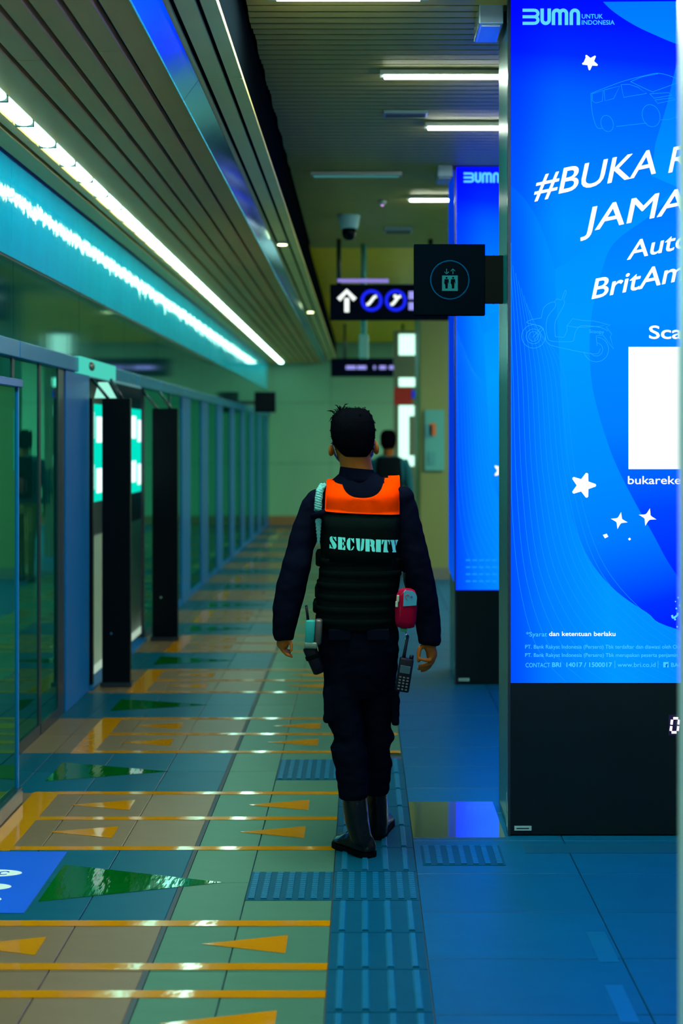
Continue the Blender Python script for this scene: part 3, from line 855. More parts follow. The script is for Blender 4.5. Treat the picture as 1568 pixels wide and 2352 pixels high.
        ptext(V, 'Scoopy', 0.3115, 1.3914, 0.0588, 0.0138, -0.05, 0.0, .008, .0025)
        V.done('scooter_outline', emit('print_scooter', rgb(40, 175, 255), 1.0), base)
        # sparkle burst cut by the neighbouring pillar
        V = Print(o)
        for (a, b_, r_) in ((1552, 1374, 2.2), (1546, 1383, 1.6), (1548, 1399, 2.2), (1551, 1411, 2.6), (1545, 1424, 2.4), (1556, 1392, 3.0), (1550, 1441, 2.2)):
            V.poly(arc((a - 1168) * .001731, (1570 - b_) * .001731, r_ * .00173, r_ * .00173, 0, 330, 10), .0025)
        V.stroke(curve_through([(0.6403, 0.2700), (0.6438, 0.2596), (0.6542, 0.2631), (0.6646, 0.2734)]), .008, .0025)
        V.done('sparkle_burst', W_CYAN, base)
    if base_digit:
        dg = thing('lit_digit', 'glowing white digit zero on the black base of the big poster', 'display', (x0 + .66, yf - .003, 0.43))
        pr = Print((0, yf - .006, 0))
        cx, cz, a, b_ = x0 + .6585, 0.441, .014, .028
        ring = [(cx - a + .004, cz - b_ + .004), (cx - a + .008, cz - .002), (cx - a + .008, cz + .002), (cx - a + .010, cz + b_ - .006)]
        sk = .12
        for (p, q) in (((-a, -b_ * .8), (-a, -.003)), ((-a, .003), (-a, b_ * .8)), ((a, -b_ * .8), (a, -.003)), ((a, .003), (a, b_ * .8)), ((-a * .7, -b_), (a * .7, -b_)), ((-a * .7, b_), (a * .7, b_))):
            pr.stroke([(cx + p[0] + p[1] * sk, cz + p[1]), (cx + q[0] + q[1] * sk, cz + q[1])], .0095)
        pr.done('segments', emit('digit_glow', (0.95, 0.75, 1.0), 2.0), dg)
        box('backing', cx - .024, cx + .024, yf - .006, yf - .0002, cz - .04, cz + .04, mat('digit_backing', (0.02, 0.004, 0.06), 0.3), dg)
    return t
pillar(0.5816, 5.365, 0.435, 'tall blue backlit poster pillar with white slanted headline at the right', True)
pillar(0.596, 8.67, 0.60, 'farther blue glowing billboard pillar behind the lift sign', full=False, glow_side=True)
pillar(0.5776, 2.06, 0.43, 'out-of-focus pale pillar edge at the right margin', full=False, clad=mat('lit_tone_cladding', (0.55, 0.85, 0.90), 0.30, metal=0.4, var=0.25, vscale=1.2))  # cladding colour made pale to imitate bright light on this side

# brackets between ceiling and pillars
for i, (x, y) in enumerate(((0.52, 5.55), (0.53, 8.75))):
    t = thing('ceiling_speaker', ('small boxy ceiling fitting glowing blue above the near pillar', 'small boxy ceiling fitting beside the top of the farther billboard')[i], 'fitting', (x, y, 3.3), 'ceiling fittings beside pillars')
    box('housing', x - .05, x + .05, y - .1, y + .16, 3.255, 3.34, mat('fitting_metal', (0.25, 0.40, 0.50), 0.25, metal=0.6), t, 0.006)
    box('grille', x - .038, x + .038, y - .08, y + .14, 3.250, 3.256, mat('fitting_face', (0.30, 0.45, 0.55), 0.3), t)

# ================================================================== LIFT SIGN
M_SIGN = mat('matt_black_sign', (0.0003, 0.0014, 0.0030), 0.6, spec=0.0)
M_ICON = mat('sign_teal_print', (0.005, 0.058, 0.070), 0.6, spec=0.0)
M_ICONB = mat('sign_blue_ring', (0.0, 0.022, 0.060), 0.6, spec=0.0)
ls = thing('lift_sign', 'black square lift sign with ring and two figures, fixed to the pillar', 'sign', (0.365, 5.63, 2.09))
pl = box('plate', 0.2143, 0.5103, 5.61, 5.65, 2.092, 2.388, M_SIGN, ls, 0.003)
br = box('bracket', 0.5103, 0.5850, 5.612, 5.648, 2.143, 2.341, mat('sign_bracket', (0.002, 0.003, 0.003), 0.6, spec=0.0), ls)
for z in (2.1425, 2.3415):
    bm = bmesh.new(); bmesh.ops.create_cone(bm, cap_ends=True, segments=8, radius1=.004, radius2=.004, depth=.006, matrix=Matrix.Translation((0.545, 5.628, z)))
    finish(bm, 'bolt', M_CHROME, br)
pr = Print((0.363, 5.6095, 2.239)); pr.ring(0, 0, 0.0795, 0.0045, .0004, 56); pr.done('ring', M_ICONB, pl)
pr = Print((0.363, 5.6095, 2.239)); pr.poly([(-.032, -.046), (.033, -.046), (.033, .018), (-.032, .018)])
for sx, sg in ((-.013, -1), (.013, 1)):
    pr.stroke([(sx, .024), (sx, .046)], .0028)
    tip = .024 if sg < 0 else .046
    pr.stroke([(sx - .009, tip - sg * .010), (sx, tip), (sx + .009, tip - sg * .010)], .0028)
cab = pr.done('lift_cab_icon', M_ICON, pl)
pr = Print((0.363, 5.6092, 2.239))
for sx in (-.0135, .0135):
    pr.poly(arc(sx, .0085, .0042, .0042, 0, 340, 12))
    pr.poly([(sx - .0085, .003), (sx + .0085, .003), (sx + .0105, -.016), (sx + .0080, -.016), (sx + .006, -.004), (sx + .005, -.036), (sx + .0012, -.036), (sx, -.018), (sx - .0012, -.036), (sx - .005, -.036), (sx - .006, -.004), (sx - .0080, -.016), (sx - .0105, -.016)])
bmesh.ops.triangulate(pr.bm, faces=pr.bm.faces[:])
pr.done('figure_icons', M_SIGN, cab)

# ================================================================== HANGING SIGNS
M_SIGN2 = mat('hanging_sign_navy', (0.003, 0.006, 0.018), 0.6, spec=0.0)
M_SWHITE = emit('sign_lit_white', (0.90, 1.0, 0.95), 1.2)
M_SBLUE = emit('sign_lit_blue', (0.01, 0.02, 0.95), 1.0)
M_SLILAC = emit('sign_lit_lilac', (0.35, 0.35, 0.95), 1.0)
M_ROD = mat('hanger_rod', (0.012, 0.03, 0.02), 0.4)
def hanging(label, y, x0, x1, z0, z1, rods):
    t = thing('hanging_sign', label, 'sign', ((x0 + x1) / 2, y, z0))
    p = box('panel', x0, x1, y - .06, y + .06, z0, z1, M_SIGN2, t, 0.004)
    for xr in rods: tube('hanger_rod', [(xr, y, z1 - .002), (xr, y, 3.34)], 0.020, M_ROD, t)
    return t, p
Y1 = 11.9
hs, hp = hanging('dark hanging sign with white up arrow and two blue escalator rings', Y1, -0.284, 0.80, 2.624, 2.931, (-0.207, 0.60))
K = Y1 / 3100.0
o1 = (0, Y1 - .0605, 1.58)
pr = Print(o1)
ax, az = -0.137, 1.212
pr.poly([(ax - .021, az - .105), (ax + .021, az - .105), (ax + .021, az + .02), (ax - .021, az + .02)])
pr.stroke([(ax - .072, az + .005), (ax, az + .080), (ax + .072, az + .005)], .040, .0006)
pr.done('arrow', M_SWHITE, hp)
for i, cx in enumerate((0.080, 0.292)):
    pr = Print(o1); pr.ring(cx, 1.210, .082, .030, .0004, 40); rg = pr.done('escalator_ring', M_SBLUE, hp)
    pr = Print(o1); pr.stroke([(cx - .045, 1.175), (cx - .025, 1.178), (cx + .025, 1.242), (cx + .045, 1.246)], .026)
    if i: pr.poly(arc(cx - .005, 1.247, .016, .016, 0, 340, 12), .0006)
    pr.done('escalator_icon', M_SWHITE, rg)
pr = Print(o1)
for z in (1.256, 1.160): pr.poly([(.405, z - .034), (.455, z - .034), (.455, z + .034), (.405, z + .034)])
pr.done('small_panels', M_SLILAC, hp)
box('top_rail', -0.22, 0.23, Y1 - .02, Y1 + .02, 2.955, 2.985, emit('sign_top_lamp', (0.30, 0.25, 0.75), 0.9), hs)
tube('cable_duct', [(0.012, Y1 + .3, 2.50), (0.012, Y1 + .3, 3.34)], 0.026, mat('duct_teal', (0.10, 0.40, 0.36), 0.4), hs)
box('duct_foot', -0.03, 0.055, Y1 + .25, Y1 + .35, 2.30, 2.52, mat('duct_teal', (0.10, 0.40, 0.36), 0.4), hs, 0.01)
Y2 = 20.7
h2, hp2 = hanging('small dark hanging sign with blurred blue lettering at the platform end', Y2, -0.48, 0.755, 2.528, 2.808, (-0.27, 0.62))
for xa, xb in ((-.25, -.10), (-.08, .06), (.17, .20), (.26, .36), (.41, .52), (.54, .68)):
    pr = Print((0, Y2 - .0605, 1.58)); pr.stroke([(xa, 1.085), (xb, 1.085)], .055)
    pr.done('lit_word', M_SLILAC, hp2)

# ================================================================== CEILING FITTINGS
Yc = 10.6
cc = thing('dome_camera', 'pale ceiling camera with black dome above the arrow sign', 'camera', (-0.105, Yc, 3.33))
bm = bmesh.new(); a_loft(bm, [(-.105, Yc, 3.335, .090, .090), (-.105, Yc, 3.315, .088, .088), (-.105, Yc, 3.24, .072, .072), (-.105, Yc, 3.225, .065, .065)], 24)
finish(bm, 'housing', mat('camera_white', (0.25, 0.55, 0.62), 0.35), cc, True)
bm = bmesh.new(); a_loft(bm, [(-.105, Yc, 3.226, .056, .056), (-.105, Yc, 3.19, .056, .056), (-.105, Yc, 3.155, .046, .046), (-.105, Yc, 3.135, .022, .022)], 24)
finish(bm, 'dome', M_BLACK, cc, True)
def vent(name, label, x0, x1, y0, y1, z=3.315):
    t = thing(name, label, 'vent', ((x0 + x1) / 2, (y0 + y1) / 2, 3.33))
    box('frame', x0, x1, y0, y1, z, 3.345, mat('vent_frame', (0.16, 0.32, 0.36), 0.4), t, 0.004)
    n = max(3, int((y1 - y0) / .03))
    for i in range(n):
        yy = y0 + .01 + (y1 - y0 - .02) * (i + .2) / n
        box('louvre', x0 + .012, x1 - .012, yy, yy + .010, z - .004, z, mat('vent_slat', (0.05, 0.09, 0.10), 0.4), t)
vent('ceiling_vent', 'flat ceiling vent between the two linear lamps', 0.113, 0.349, 7.20, 7.30)
vent('ceiling_vent', 'small ceiling vent behind the dome camera', 0.185, 0.415, 11.15, 11.35, 3.30)
sd = thing('smoke_detector', 'tiny round smoke detector on the ceiling left of a lamp', 'detector', (0.147, 9.95, 3.33))
bm = bmesh.new(); a_loft(bm, [(.147, 9.95, 3.335, .030, .030), (.147, 9.95, 3.318, .030, .030), (.147, 9.95, 3.30, .018, .018)], 16)
finish(bm, 'body', mat('detector_shell', (0.4, 0.5, 0.5), 0.4), sd, True)
bm = bmesh.new(); a_ball(bm, (.147, 9.95, 3.299), .010, .010, .008); finish(bm, 'indicator', emit('indicator_glow', (0.7, 0.3, 0.9), 1.5), sd, True)

# ================================================================== DOOR SCREENS, LAMP, TRAIN
def door_screen(label, y, x0, x1, h, wing):
    t = thing('door_screen', label, 'screen', ((x0 + x1) / 2, y, 0), 'black screens flanking the train door')
    box('panel', x0, x1, y, y + .05, 0.004, h, M_BLACK, t, 0.004)
    if wing: box('wing', -1.752, -1.716, y, y + .05, 0.013, h, M_BLACK, t)
    box('foot', x0 - .01, x1 + .01, y - .012, y + .07, 0.004, 0.03, M_DARKFRAME, t)
    bm = bmesh.new(); bmesh.ops.create_cone(bm, cap_ends=True, segments=14, radius1=.008, radius2=.008, depth=.006, matrix=Matrix.Translation(((x0 + x1) / 2 - .03, y - .003, 0.34)) @ Matrix.Rotation(math.pi / 2, 4, 'X'))
    finish(bm, 'lock', M_CHROME, t)
    for dx in (-.09, .06):
        tube('brace', [(x0 + .06 + dx * .2, y + .03, h - .01), (x0 + .02 + dx, y + .03, h + .125)] if dx < 0 else [(x1 - .05, y + .03, h - .01), (x0 + .05, y + .03, h + .125)], 0.010, M_DARKFRAME, t)
door_screen('nearer of two tall black screens beside the lit train door', 8.58, -1.655, -1.475, 1.835, True)
door_screen('farther of two tall black screens beside the lit train door', 10.53, -1.640, -1.440, 1.815, False)
tr = thing('train', 'lit train car glimpsed through the open platform door', 'train', (-2.4, 10.0, 0))
M_TBODY = mat('train_side_dark', (0.02, 0.03, 0.035), 0.3, spec=0.4)
M_TLOW = mat('train_side_low', (0.30, 0.38, 0.30), 0.3, var=0.2)
bm = bmesh.new()
a_box(bm, -2.60, -1.93, 8.0, 13.4, 0.88, 1.12)
a_box(bm, -2.60, -1.93, 8.0, 13.4, 1.83, 2.5)
finish(bm, 'side_panel', M_TBODY, tr)
box('lower_side', -2.60, -1.925, 8.0, 13.4, -0.05, 0.88, M_TLOW, tr)
yy = 8.0
i = 0
while yy < 13.3:
    w = box('lit_window', -1.97, -1.94, yy + .02, yy + .43, 1.12, 1.83, emit('train_interior_glow', (0.0, 0.80, 0.58), 1.0), tr)
    for (z0, z1) in ((1.18, 1.36), (1.55, 1.74)):
        box('interior_lamp', -1.942, -1.936, yy + .05, yy + .40, z0 + .03 * (i % 2), z1 + .03 * (i % 2), emit('train_lamp_glow', (0.80, 1.0, 1.0), 1.4), w)
    yy += 0.45; i += 1
il = thing('door_lamp', 'bright cyan door indicator lamp with dark lens over the train door', 'lamp', (-1.70, 8.6, 1.98))
box('housing', XW, XW + .05, 8.02, 9.15, 1.972, 2.070, emit('door_lamp_glow', (0.08, 0.70, 0.55), 0.9), il, 0.006)
bm = bmesh.new(); a_ball(bm, (XW + .05, 8.33, 2.025), .012, .085, .030); finish(bm, 'lens', M_DARKFRAME, il, True)
pr = bmesh.new(); a_prism(pr, [(-1.716, 1.838), (-1.575, 1.838), (-1.630, 1.940), (-1.690, 1.940)], lambda u, v: (u, 8.640, v), lambda u, v: (u, 8.652, v))  # glowing plate added for the lit patch above the screen
finish(pr, 'glow_wedge', emit('wedge_glow', (0.35, 0.95, 0.75), 1.0), il)
# foreground glass barrier at the far left
gb = thing('glass_barrier', 'low glass barrier with blue top rail cut by the left edge', 'barrier', (-1.50, 5.0, 0))
box('glass', -1.506, -1.494, 4.2, 5.83, 0.07, 1.80, M_GLASS, gb)
box('top_rail', -1.53, -1.47, 4.2, 5.85, 1.80, 1.835, mat('barrier_rail_blue', (0.01, 0.09, 0.35), 0.25, metal=0.5), gb, 0.004)
box('bottom_rail', -1.53, -1.47, 4.2, 5.85, 0.004, 0.07, M_DARKFRAME, gb, 0.004)
box('end_post', -1.515, -1.487, 5.83, 5.85, 0.07, 1.80, M_STEEL, gb)
# wall monitor over the far doors
wm = thing('wall_monitor', 'small dark monitor hung over the far screen doors', 'monitor', (-1.46, 20.0, 2.0))
box('case', -1.60, -1.29, 20.0, 20.08, 1.965, 2.27, M_SIGN2, wm, 0.01)
box('screen', -1.585, -1.305, 19.994, 20.0, 1.98, 2.255, M_BLACK, wm)
box('mount', -1.73, -1.60, 20.02, 20.06, 2.08, 2.14, M_ROD, wm)

# ================================================================== FAR RIGHT
M_COLB = mat('beige_column', (0.15, 0.20, 0.065), 0.35, var=0.12, vscale=2)
cl = thing('square_column', 'beige square column between the guard and the blue billboards', 'column', (1.2, 15.6, 0))
box('shaft', 0.626, 1.70, 15.16, 16.1, 0.0, 3.335, M_COLB, cl, 0.03)
box('skirting', 0.610, 1.72, 15.14, 16.12, 0.0, 0.13, mat('column_skirting', (0.10, 0.12, 0.10), 0.4), cl)
box('notice_frame', 0.70, 0.92, 15.13, 15.16, 1.22, 1.90, mat('notice_teal', (0.06, 0.30, 0.28), 0.4), cl)
for (x, z, c) in ((0.79, 1.68, (0.45, 0.12, 0.03)), (0.745, 1.66, (0.03, 0.20, 0.25)), (0.78, 1.36, (0.04, 0.25, 0.25))):
    box('notice_sheet', x - .04, x + .035, 15.12, 15.13, z - .07, z + .07, mat('notice_%.2f' % c[0], c, 0.5), cl)
Yk = 18.0
kk = thing('lit_kiosk', 'white glowing sign tower with red band behind the walker', 'sign', (0.6, Yk, 0))
box('frame', 0.42, 0.78, Yk, Yk + .25, 0.0, 3.02, mat('kiosk_frame', (0.10, 0.14, 0.09), 0.4), kk)
M_KW = emit('kiosk_white', (0.55, 1.0, 0.78), 1.6)
box('top_light', 0.485, 0.715, Yk - .01, Yk, 2.69, 2.97, M_KW, kk)
box('middle_light', 0.485, 0.715, Yk - .01, Yk, 2.27, 2.39, M_KW, kk)
box('red_band', 0.42, 0.66, Yk - .012, Yk, 2.03, 2.26, mat('kiosk_red', (0.35, 0.012, 0.008), 0.4), kk)
box('door_light', 0.485, 0.62, Yk - .01, Yk, 1.24, 2.02, M_KW, kk)
for z in (1.28, 1.95): box('door_light', 0.62, 0.69, Yk - .01, Yk, z - .07, z + .07, M_KW, kk)
box('blue_lamp', 0.66, 0.72, Yk - .02, Yk, 2.12, 2.22, emit('kiosk_blue', (0.01, 0.04, 0.6), 0.8), kk)

# ================================================================== GUARD
M_SKIN = mat('brown_skin', (0.20, 0.066, 0.010), 0.6, spec=0.08, var=0.12, vscale=30)
M_HAIR = mat('black_hair', (0.0012, 0.0018, 0.003), 0.7, spec=0.0, var=0.3, vscale=120, bump=0.5, bscale=300, stretch=(1, 1, .3))
M_NAVY = mat('navy_uniform', (0.0018, 0.0030, 0.0085), 0.8, spec=0.0, var=0.2, vscale=12, bump=0.15, bscale=220)
M_TROUSER = mat('dark_trouser_cloth', (0.0015, 0.0032, 0.0080), 0.85, spec=0.0, var=0.25, vscale=10, bump=0.15, bscale=200)
M_VEST = mat('black_vest_nylon', (0.0015, 0.0042, 0.0042), 0.8, spec=0.0, var=0.2, vscale=30, bump=0.2, bscale=260)
M_ORANGE = mat('orange_vest_panel', (1.0, 0.060, 0.0), 0.75, spec=0.0, var=0.06, vscale=25, bump=0.12, bscale=240)
M_LETTER = mat('reflective_lettering', (0.12, 0.66, 0.64), 0.6, spec=0.0)
M_BOOT = mat('black_boot_leather', (0.002, 0.003, 0.004), 0.24, spec=0.3, bump=0.15, bscale=60)
M_SOLE = mat('rubber_sole', (0.0015, 0.002, 0.003), 0.8, spec=0.03)
M_MASK = mat('blue_face_mask', (0.02, 0.13, 0.42), 0.7)
M_LOOP = mat('white_elastic', (0.45, 0.55, 0.50), 0.7)
M_ROPE = mat('white_rope', (0.07, 0.26, 0.26), 0.8, spec=0.0, bump=0.3, bscale=90)

def fold(amp, sz, sx=1.0):
    return lambda c: amp * noise.noise(Vector((c.x * 14 * sx, c.y * 14 * sx, c.z * sz))) + amp * 0.5 * noise.noise(Vector((c.x * 30, c.y * 30, c.z * sz * 2.3 + 5)))

Yg = 5.12
ARM_L = [(-0.1486, 5.1200, 1.3603, 0.0430), (-0.1817, 5.1200, 1.3190, 0.0529), (-0.2126, 5.1100, 1.2371, 0.0529), (-0.2336, 5.1000, 1.1720, 0.0512), (-0.2479, 5.0900, 1.1071, 0.0545), (-0.2644, 5.0900, 1.0365, 0.0579), (-0.2819, 5.0800, 0.9606, 0.0545), (-0.2933, 5.0800, 0.8868, 0.0471), (-0.2950, 5.0800, 0.8409, 0.0413), (-0.2950, 5.0800, 0.8213, 0.0347)]
ARM_R = [(0.1288, 5.1200, 1.3669, 0.0430), (0.1536, 5.1200, 1.3273, 0.0529), (0.1685, 5.1200, 1.2530, 0.0545), (0.1883, 5.1200, 1.1704, 0.0545), (0.2048, 5.1200, 1.1043, 0.0562), (0.2251, 5.1300, 1.0124, 0.0545), (0.2454, 5.1400, 0.9118, 0.0496), (0.2537, 5.1400, 0.8455, 0.0471), (0.2570, 5.1400, 0.8057, 0.0446), (0.2553, 5.1400, 0.7924, 0.0397)]
TORSO = [(-0.0165, 5.1200, 1.4495, 0.0661, .062), (-0.0099, 5.1200, 1.4198, 0.1091, .080), (-0.0050, 5.1200, 1.3934, 0.1554, .094), (0.0000, 5.1200, 1.3603, 0.1719, .104), (0.0000, 5.1200, 1.2943, 0.1686, .112), (-0.0017, 5.1200, 1.1621, 0.1554, .112), (-0.0099, 5.1200, 1.0135, 0.1504, .108), (-0.0198, 5.1200, 0.8814, 0.1521, .112)]
LEG_L = [(-0.0694, 5.1200, 0.8649, 0.0926, .100), (-0.0760, 5.1200, 0.7658, 0.0826, .098), (-0.0776, 5.1200, 0.6832, 0.0711, .088), (-0.0760, 5.1200, 0.6006, 0.0702, .082), (-0.0677, 5.1200, 0.5180, 0.0694, .078), (-0.0545, 5.1200, 0.4685, 0.0628, .074), (-0.0495, 5.1200, 0.4404, 0.0562, .070), (-0.0545, 5.1200, 0.4057, 0.0711, .076), (-0.0445, 5.1100, 0.3635, 0.0645, .072), (-0.0379, 5.1100, 0.2976, 0.0612, .064), (-0.0346, 5.1100, 0.2399, 0.0603, .060), (-0.0363, 5.1100, 0.2201, 0.0545, .056)]
LEG_R = [(0.0431, 5.1400, 0.8621, 0.0926, .100), (0.0532, 5.1500, 0.7610, 0.0826, .098), (0.0567, 5.1700, 0.6744, 0.0727, .088), (0.0570, 5.2000, 0.5853, 0.0678, .080), (0.0522, 5.2200, 0.5141, 0.0612, .074), (0.0523, 5.2300, 0.4648, 0.0595, .072), (0.0575, 5.2400, 0.4204, 0.0661, .074), (0.0508, 5.2500, 0.3759, 0.0545, .068), (0.0578, 5.2700, 0.3084, 0.0595, .068), (0.0546, 5.2900, 0.2438, 0.0562, .062), (0.0513, 5.3000, 0.2037, 0.0545, .058), (0.0479, 5.3000, 0.1866, 0.0463, .052)]

def figure_skin(bm, arms, torso, legs, head, neck, k=0.78):
    """one closed body under the clothes: torso, limbs, neck, head"""
    a_loft(bm, [(q[0], q[1], q[2], q[3] * k, q[4] * k) for q in torso], 24)
    for A in arms:
        a_tube(bm, [a[:3] for a in A], [a[3] * (k - .08) for a in A], 14)
    for Lg in legs:
        a_loft(bm, [(q[0], q[1], q[2], q[3] * k, q[4] * k) for q in Lg], 20)
    a_loft(bm, neck, 20); a_loft(bm, head, 28)

bm = bmesh.new()
HEAD = [(-0.0347, 5.1200, 1.6874, 0.0298, .032), (-0.0347, 5.1200, 1.6741, 0.0545, .058), (-0.0363, 5.1200, 1.6543, 0.0711, .082), (-0.0363, 5.1200, 1.6246, 0.0810, .094), (-0.0363, 5.1200, 1.5916, 0.0810, .096), (-0.0348, 5.1300, 1.5585, 0.0769, .092), (-0.0332, 5.1400, 1.5253, 0.0694, .083), (-0.0333, 5.1550, 1.4952, 0.0595, .070), (-0.0317, 5.1750, 1.4748, 0.0446, .052), (-0.0318, 5.1900, 1.4628, 0.0231, .030)]
NECK = [(-0.0314, 5.1150, 1.5421, 0.0595, .062), (-0.0264, 5.1150, 1.4926, 0.0603, .060), (-0.0198, 5.1180, 1.4512, 0.0628, .062), (-0.0165, 5.1200, 1.4099, 0.0760, .070)]
figure_skin(bm, (ARM_L, ARM_R), TORSO, (LEG_L, LEG_R), HEAD, NECK)
# nose, brow and ears grow out of the head
a_ball(bm, (-0.0354, 5.2280, 1.5480), .013, .020, .022); a_ball(bm, (-0.0353, 5.2100, 1.5716), .045, .016, .012)
for cx, cy, sg in ((762.5, 1031, -1), (861.5, 1027, 1)):
    ex = (cx - 832) * 5.12 / 3100; ez = 1.58 + (1007 - cy) * 5.12 / 3100
    mtx = Matrix.Translation((ex, 5.125, ez)) @ Matrix.Rotation(-sg * 0.22, 4, 'Y') @ Matrix.Rotation(sg * 0.5, 4, 'Z') @ Matrix.Diagonal((.011, .020, .029, 1))
    bmesh.ops.create_uvsphere(bm, u_segments=14, v_segments=10, radius=1.0, matrix=mtx)
# left hand: palm, thumb and four curled fingers
def chain(pts, r): a_tube(bm, pts, r, 8); a_ball(bm, pts[-1], r[-1], r[-1], r[-1], 8, 6)
YL = 5.075
chain([(-0.2950, 5.0800, 0.8459), (-0.2950, 5.0800, 0.8180), (-0.2950, 5.0800, 0.8049)], [.026, .025, .020])
a_ball(bm, (-0.3002, 5.0850, 0.8090), .024, .020, .024)
chain([(-0.2748, 5.0700, 0.8228), (-0.2662, 5.0620, 0.8044), (-0.2658, 5.0550, 0.7859)], [.0085, .0072, .0056])          # thumb, towards the camera side
chain([(-0.3114, 5.0800, 0.8049), (-0.2996, 5.0750, 0.7844), (-0.2846, 5.0700, 0.7688), (-0.2646, 5.0640, 0.7616)], [.0095, .0082, .0072, .0054])
chain([(-0.3075, 5.0980, 0.8005), (-0.2977, 5.0980, 0.7791), (-0.2844, 5.0960, 0.7663), (-0.2693, 5.0900, 0.7623)], [.0095, .0085, .0078, .0060])
chain([(-0.3033, 5.1100, 0.7970), (-0.2954, 5.1150, 0.7765), (-0.2854, 5.1150, 0.7666), (-0.2753, 5.1100, 0.7690)], [.0092, .0085, .0076, .0060])
chain([(-0.2973, 5.1200, 0.7971), (-0.2911, 5.1270, 0.7795), (-0.2829, 5.1280, 0.7711), (-0.2761, 5.1250, 0.7749)], [.0082, .0074, .0068, .0055])
# right hand
chain([(0.2537, 5.1400, 0.8156), (0.2570, 5.1400, 0.7858), (0.2603, 5.1400, 0.7725)], [.026, .024, .021])
a_ball(bm, (0.2636, 5.1400, 0.7609), .022, .019, .030)
chain([(0.2352, 5.1350, 0.7932), (0.2168, 5.1300, 0.7807), (0.2133, 5.1250, 0.7583), (0.2131, 5.1200, 0.7360)], [.011, .0095, .0088, .0068])     # thumb
chain([(0.2664, 5.1300, 0.7493), (0.2543, 5.1200, 0.7377), (0.2376, 5.1150, 0.7401), (0.2211, 5.1150, 0.7434)], [.0095, .0085, .0078, .0062])
chain([(0.2719, 5.1400, 0.7410), (0.2567, 5.1350, 0.7236), (0.2350, 5.1300, 0.7178), (0.2167, 5.1280, 0.7149)], [.0098, .0088, .0080, .0062])
chain([(0.2708, 5.1500, 0.7344), (0.2558, 5.1500, 0.7128), (0.2342, 5.1480, 0.7032), (0.2141, 5.1450, 0.7020)], [.0095, .0086, .0078, .0062])
chain([(0.2680, 5.1600, 0.7294), (0.2548, 5.1630, 0.7056), (0.2398, 5.1630, 0.6940), (0.2264, 5.1600, 0.6911)], [.0085, .0078, .0070, .0058])
guard = remeshed(bm, 'person', M_SKIN, None, 0.0034, 2)
tag(guard, 'security guard in navy uniform and orange-topped vest walking away', 'person')
# eyes
for ex in (792, 830):
    bm = bmesh.new(); c = ((ex - 832) * 5.19 / 3100, 5.203, 1.58 - 8 * 5.19 / 3100); a_ball(bm, c, .012, .012, .010)
    finish(bm, 'eye', mat('eye_white', (0.6, 0.6, 0.58), 0.2), guard, True)

# shirt with sleeves and cuffs
bm = bmesh.new()
a_loft(bm, TORSO + [(-0.0198, 5.1200, 0.8318, 0.1455, .108)], 32)
for A in (ARM_L, ARM_R):
    a_tube(bm, [a[:3] for a in A], [a[3] for a in A], 18)
a_ball(bm, (-0.1718, 5.1200, 1.3405), .044, .056, .046); a_ball(bm, (0.1536, 5.1200, 1.3504), .046, .056, .050)
a_loft(bm, [(0.0017, 5.1200, 1.4066, 0.0992, .075), (0.0017, 5.1200, 1.3868, 0.1653, .085), (0.0000, 5.1200, 1.3521, 0.1752, .09)], 24)
shirt = remeshed(bm, 'shirt', M_NAVY, guard, 0.006, 4, fold(0.0045, 16))
# raised collar
bm = bmesh.new()
out = [(-0.0214, 5.1120, 1.4679, 0.0628, .066, -.10), (-0.0198, 5.1120, 1.4497, 0.0678, .068, -.06), (-0.0149, 5.1150, 1.4315, 0.0777, .072, 0), (-0.0083, 5.1180, 1.4100, 0.0959, .080, 0)]
inn = [(x, y_, z, rx - .004, ry - .004, t_) for x, y_, z, rx, ry, t_ in out]
a_loft(bm, out + inn[::-1], 32, cap=False)
finish(bm, 'collar', M_NAVY, guard, True)

# trousers
bm = bmesh.new()
a_loft(bm, [(-0.0215, 5.1200, 0.8896, 0.1488, .112), (-0.0182, 5.1200, 0.8483, 0.1537, .118), (-0.0149, 5.1200, 0.7823, 0.1554, .120), (-0.0116, 5.1300, 0.7145, 0.1405, .112), (-0.0100, 5.1500, 0.6364, 0.1256, .10), (-0.0100, 5.1600, 0.5963, 0.0826, .07)], 32)
a_loft(bm, LEG_L, 24); a_loft(bm, LEG_R, 24)
for (x, y_, Y) in ((751, 1585, 5.12), (906, 1590, 5.20)):
    c = ((x - 832) * Y / 3100, Y, 1.58 + (1007 - y_) * Y / 3100)
    a_box(bm, c[0] - .012, c[0] + .016, c[1] - .07, c[1] + .07, c[2] - .115, c[2] + .02, 0.008)
trousers = remeshed(bm, 'trousers', M_TROUSER, guard, 0.0055, 3, fold(0.006, 22))
# pocket flaps, belt loop button
for sx, cx in ((-1, 780), (1, 868)):
    bm = bmesh.new(); x = (cx - 832) * 5.0 / 3100; z = 1.58 + (1007 - 1452) * 5.0 / 3100
    a_box(bm, x - .042, x + .042, 4.990, 5.004, z - .03, z + .012, 0.004); finish(bm, 'pocket_flap', M_TROUSER, trousers)
bm = bmesh.new(); a_ball(bm, (-0.0097, 4.9950, 0.8710), .007, .004, .007); finish(bm, 'button', mat('dark_button', (0.03, 0.05, 0.05), 0.3), trousers, True)

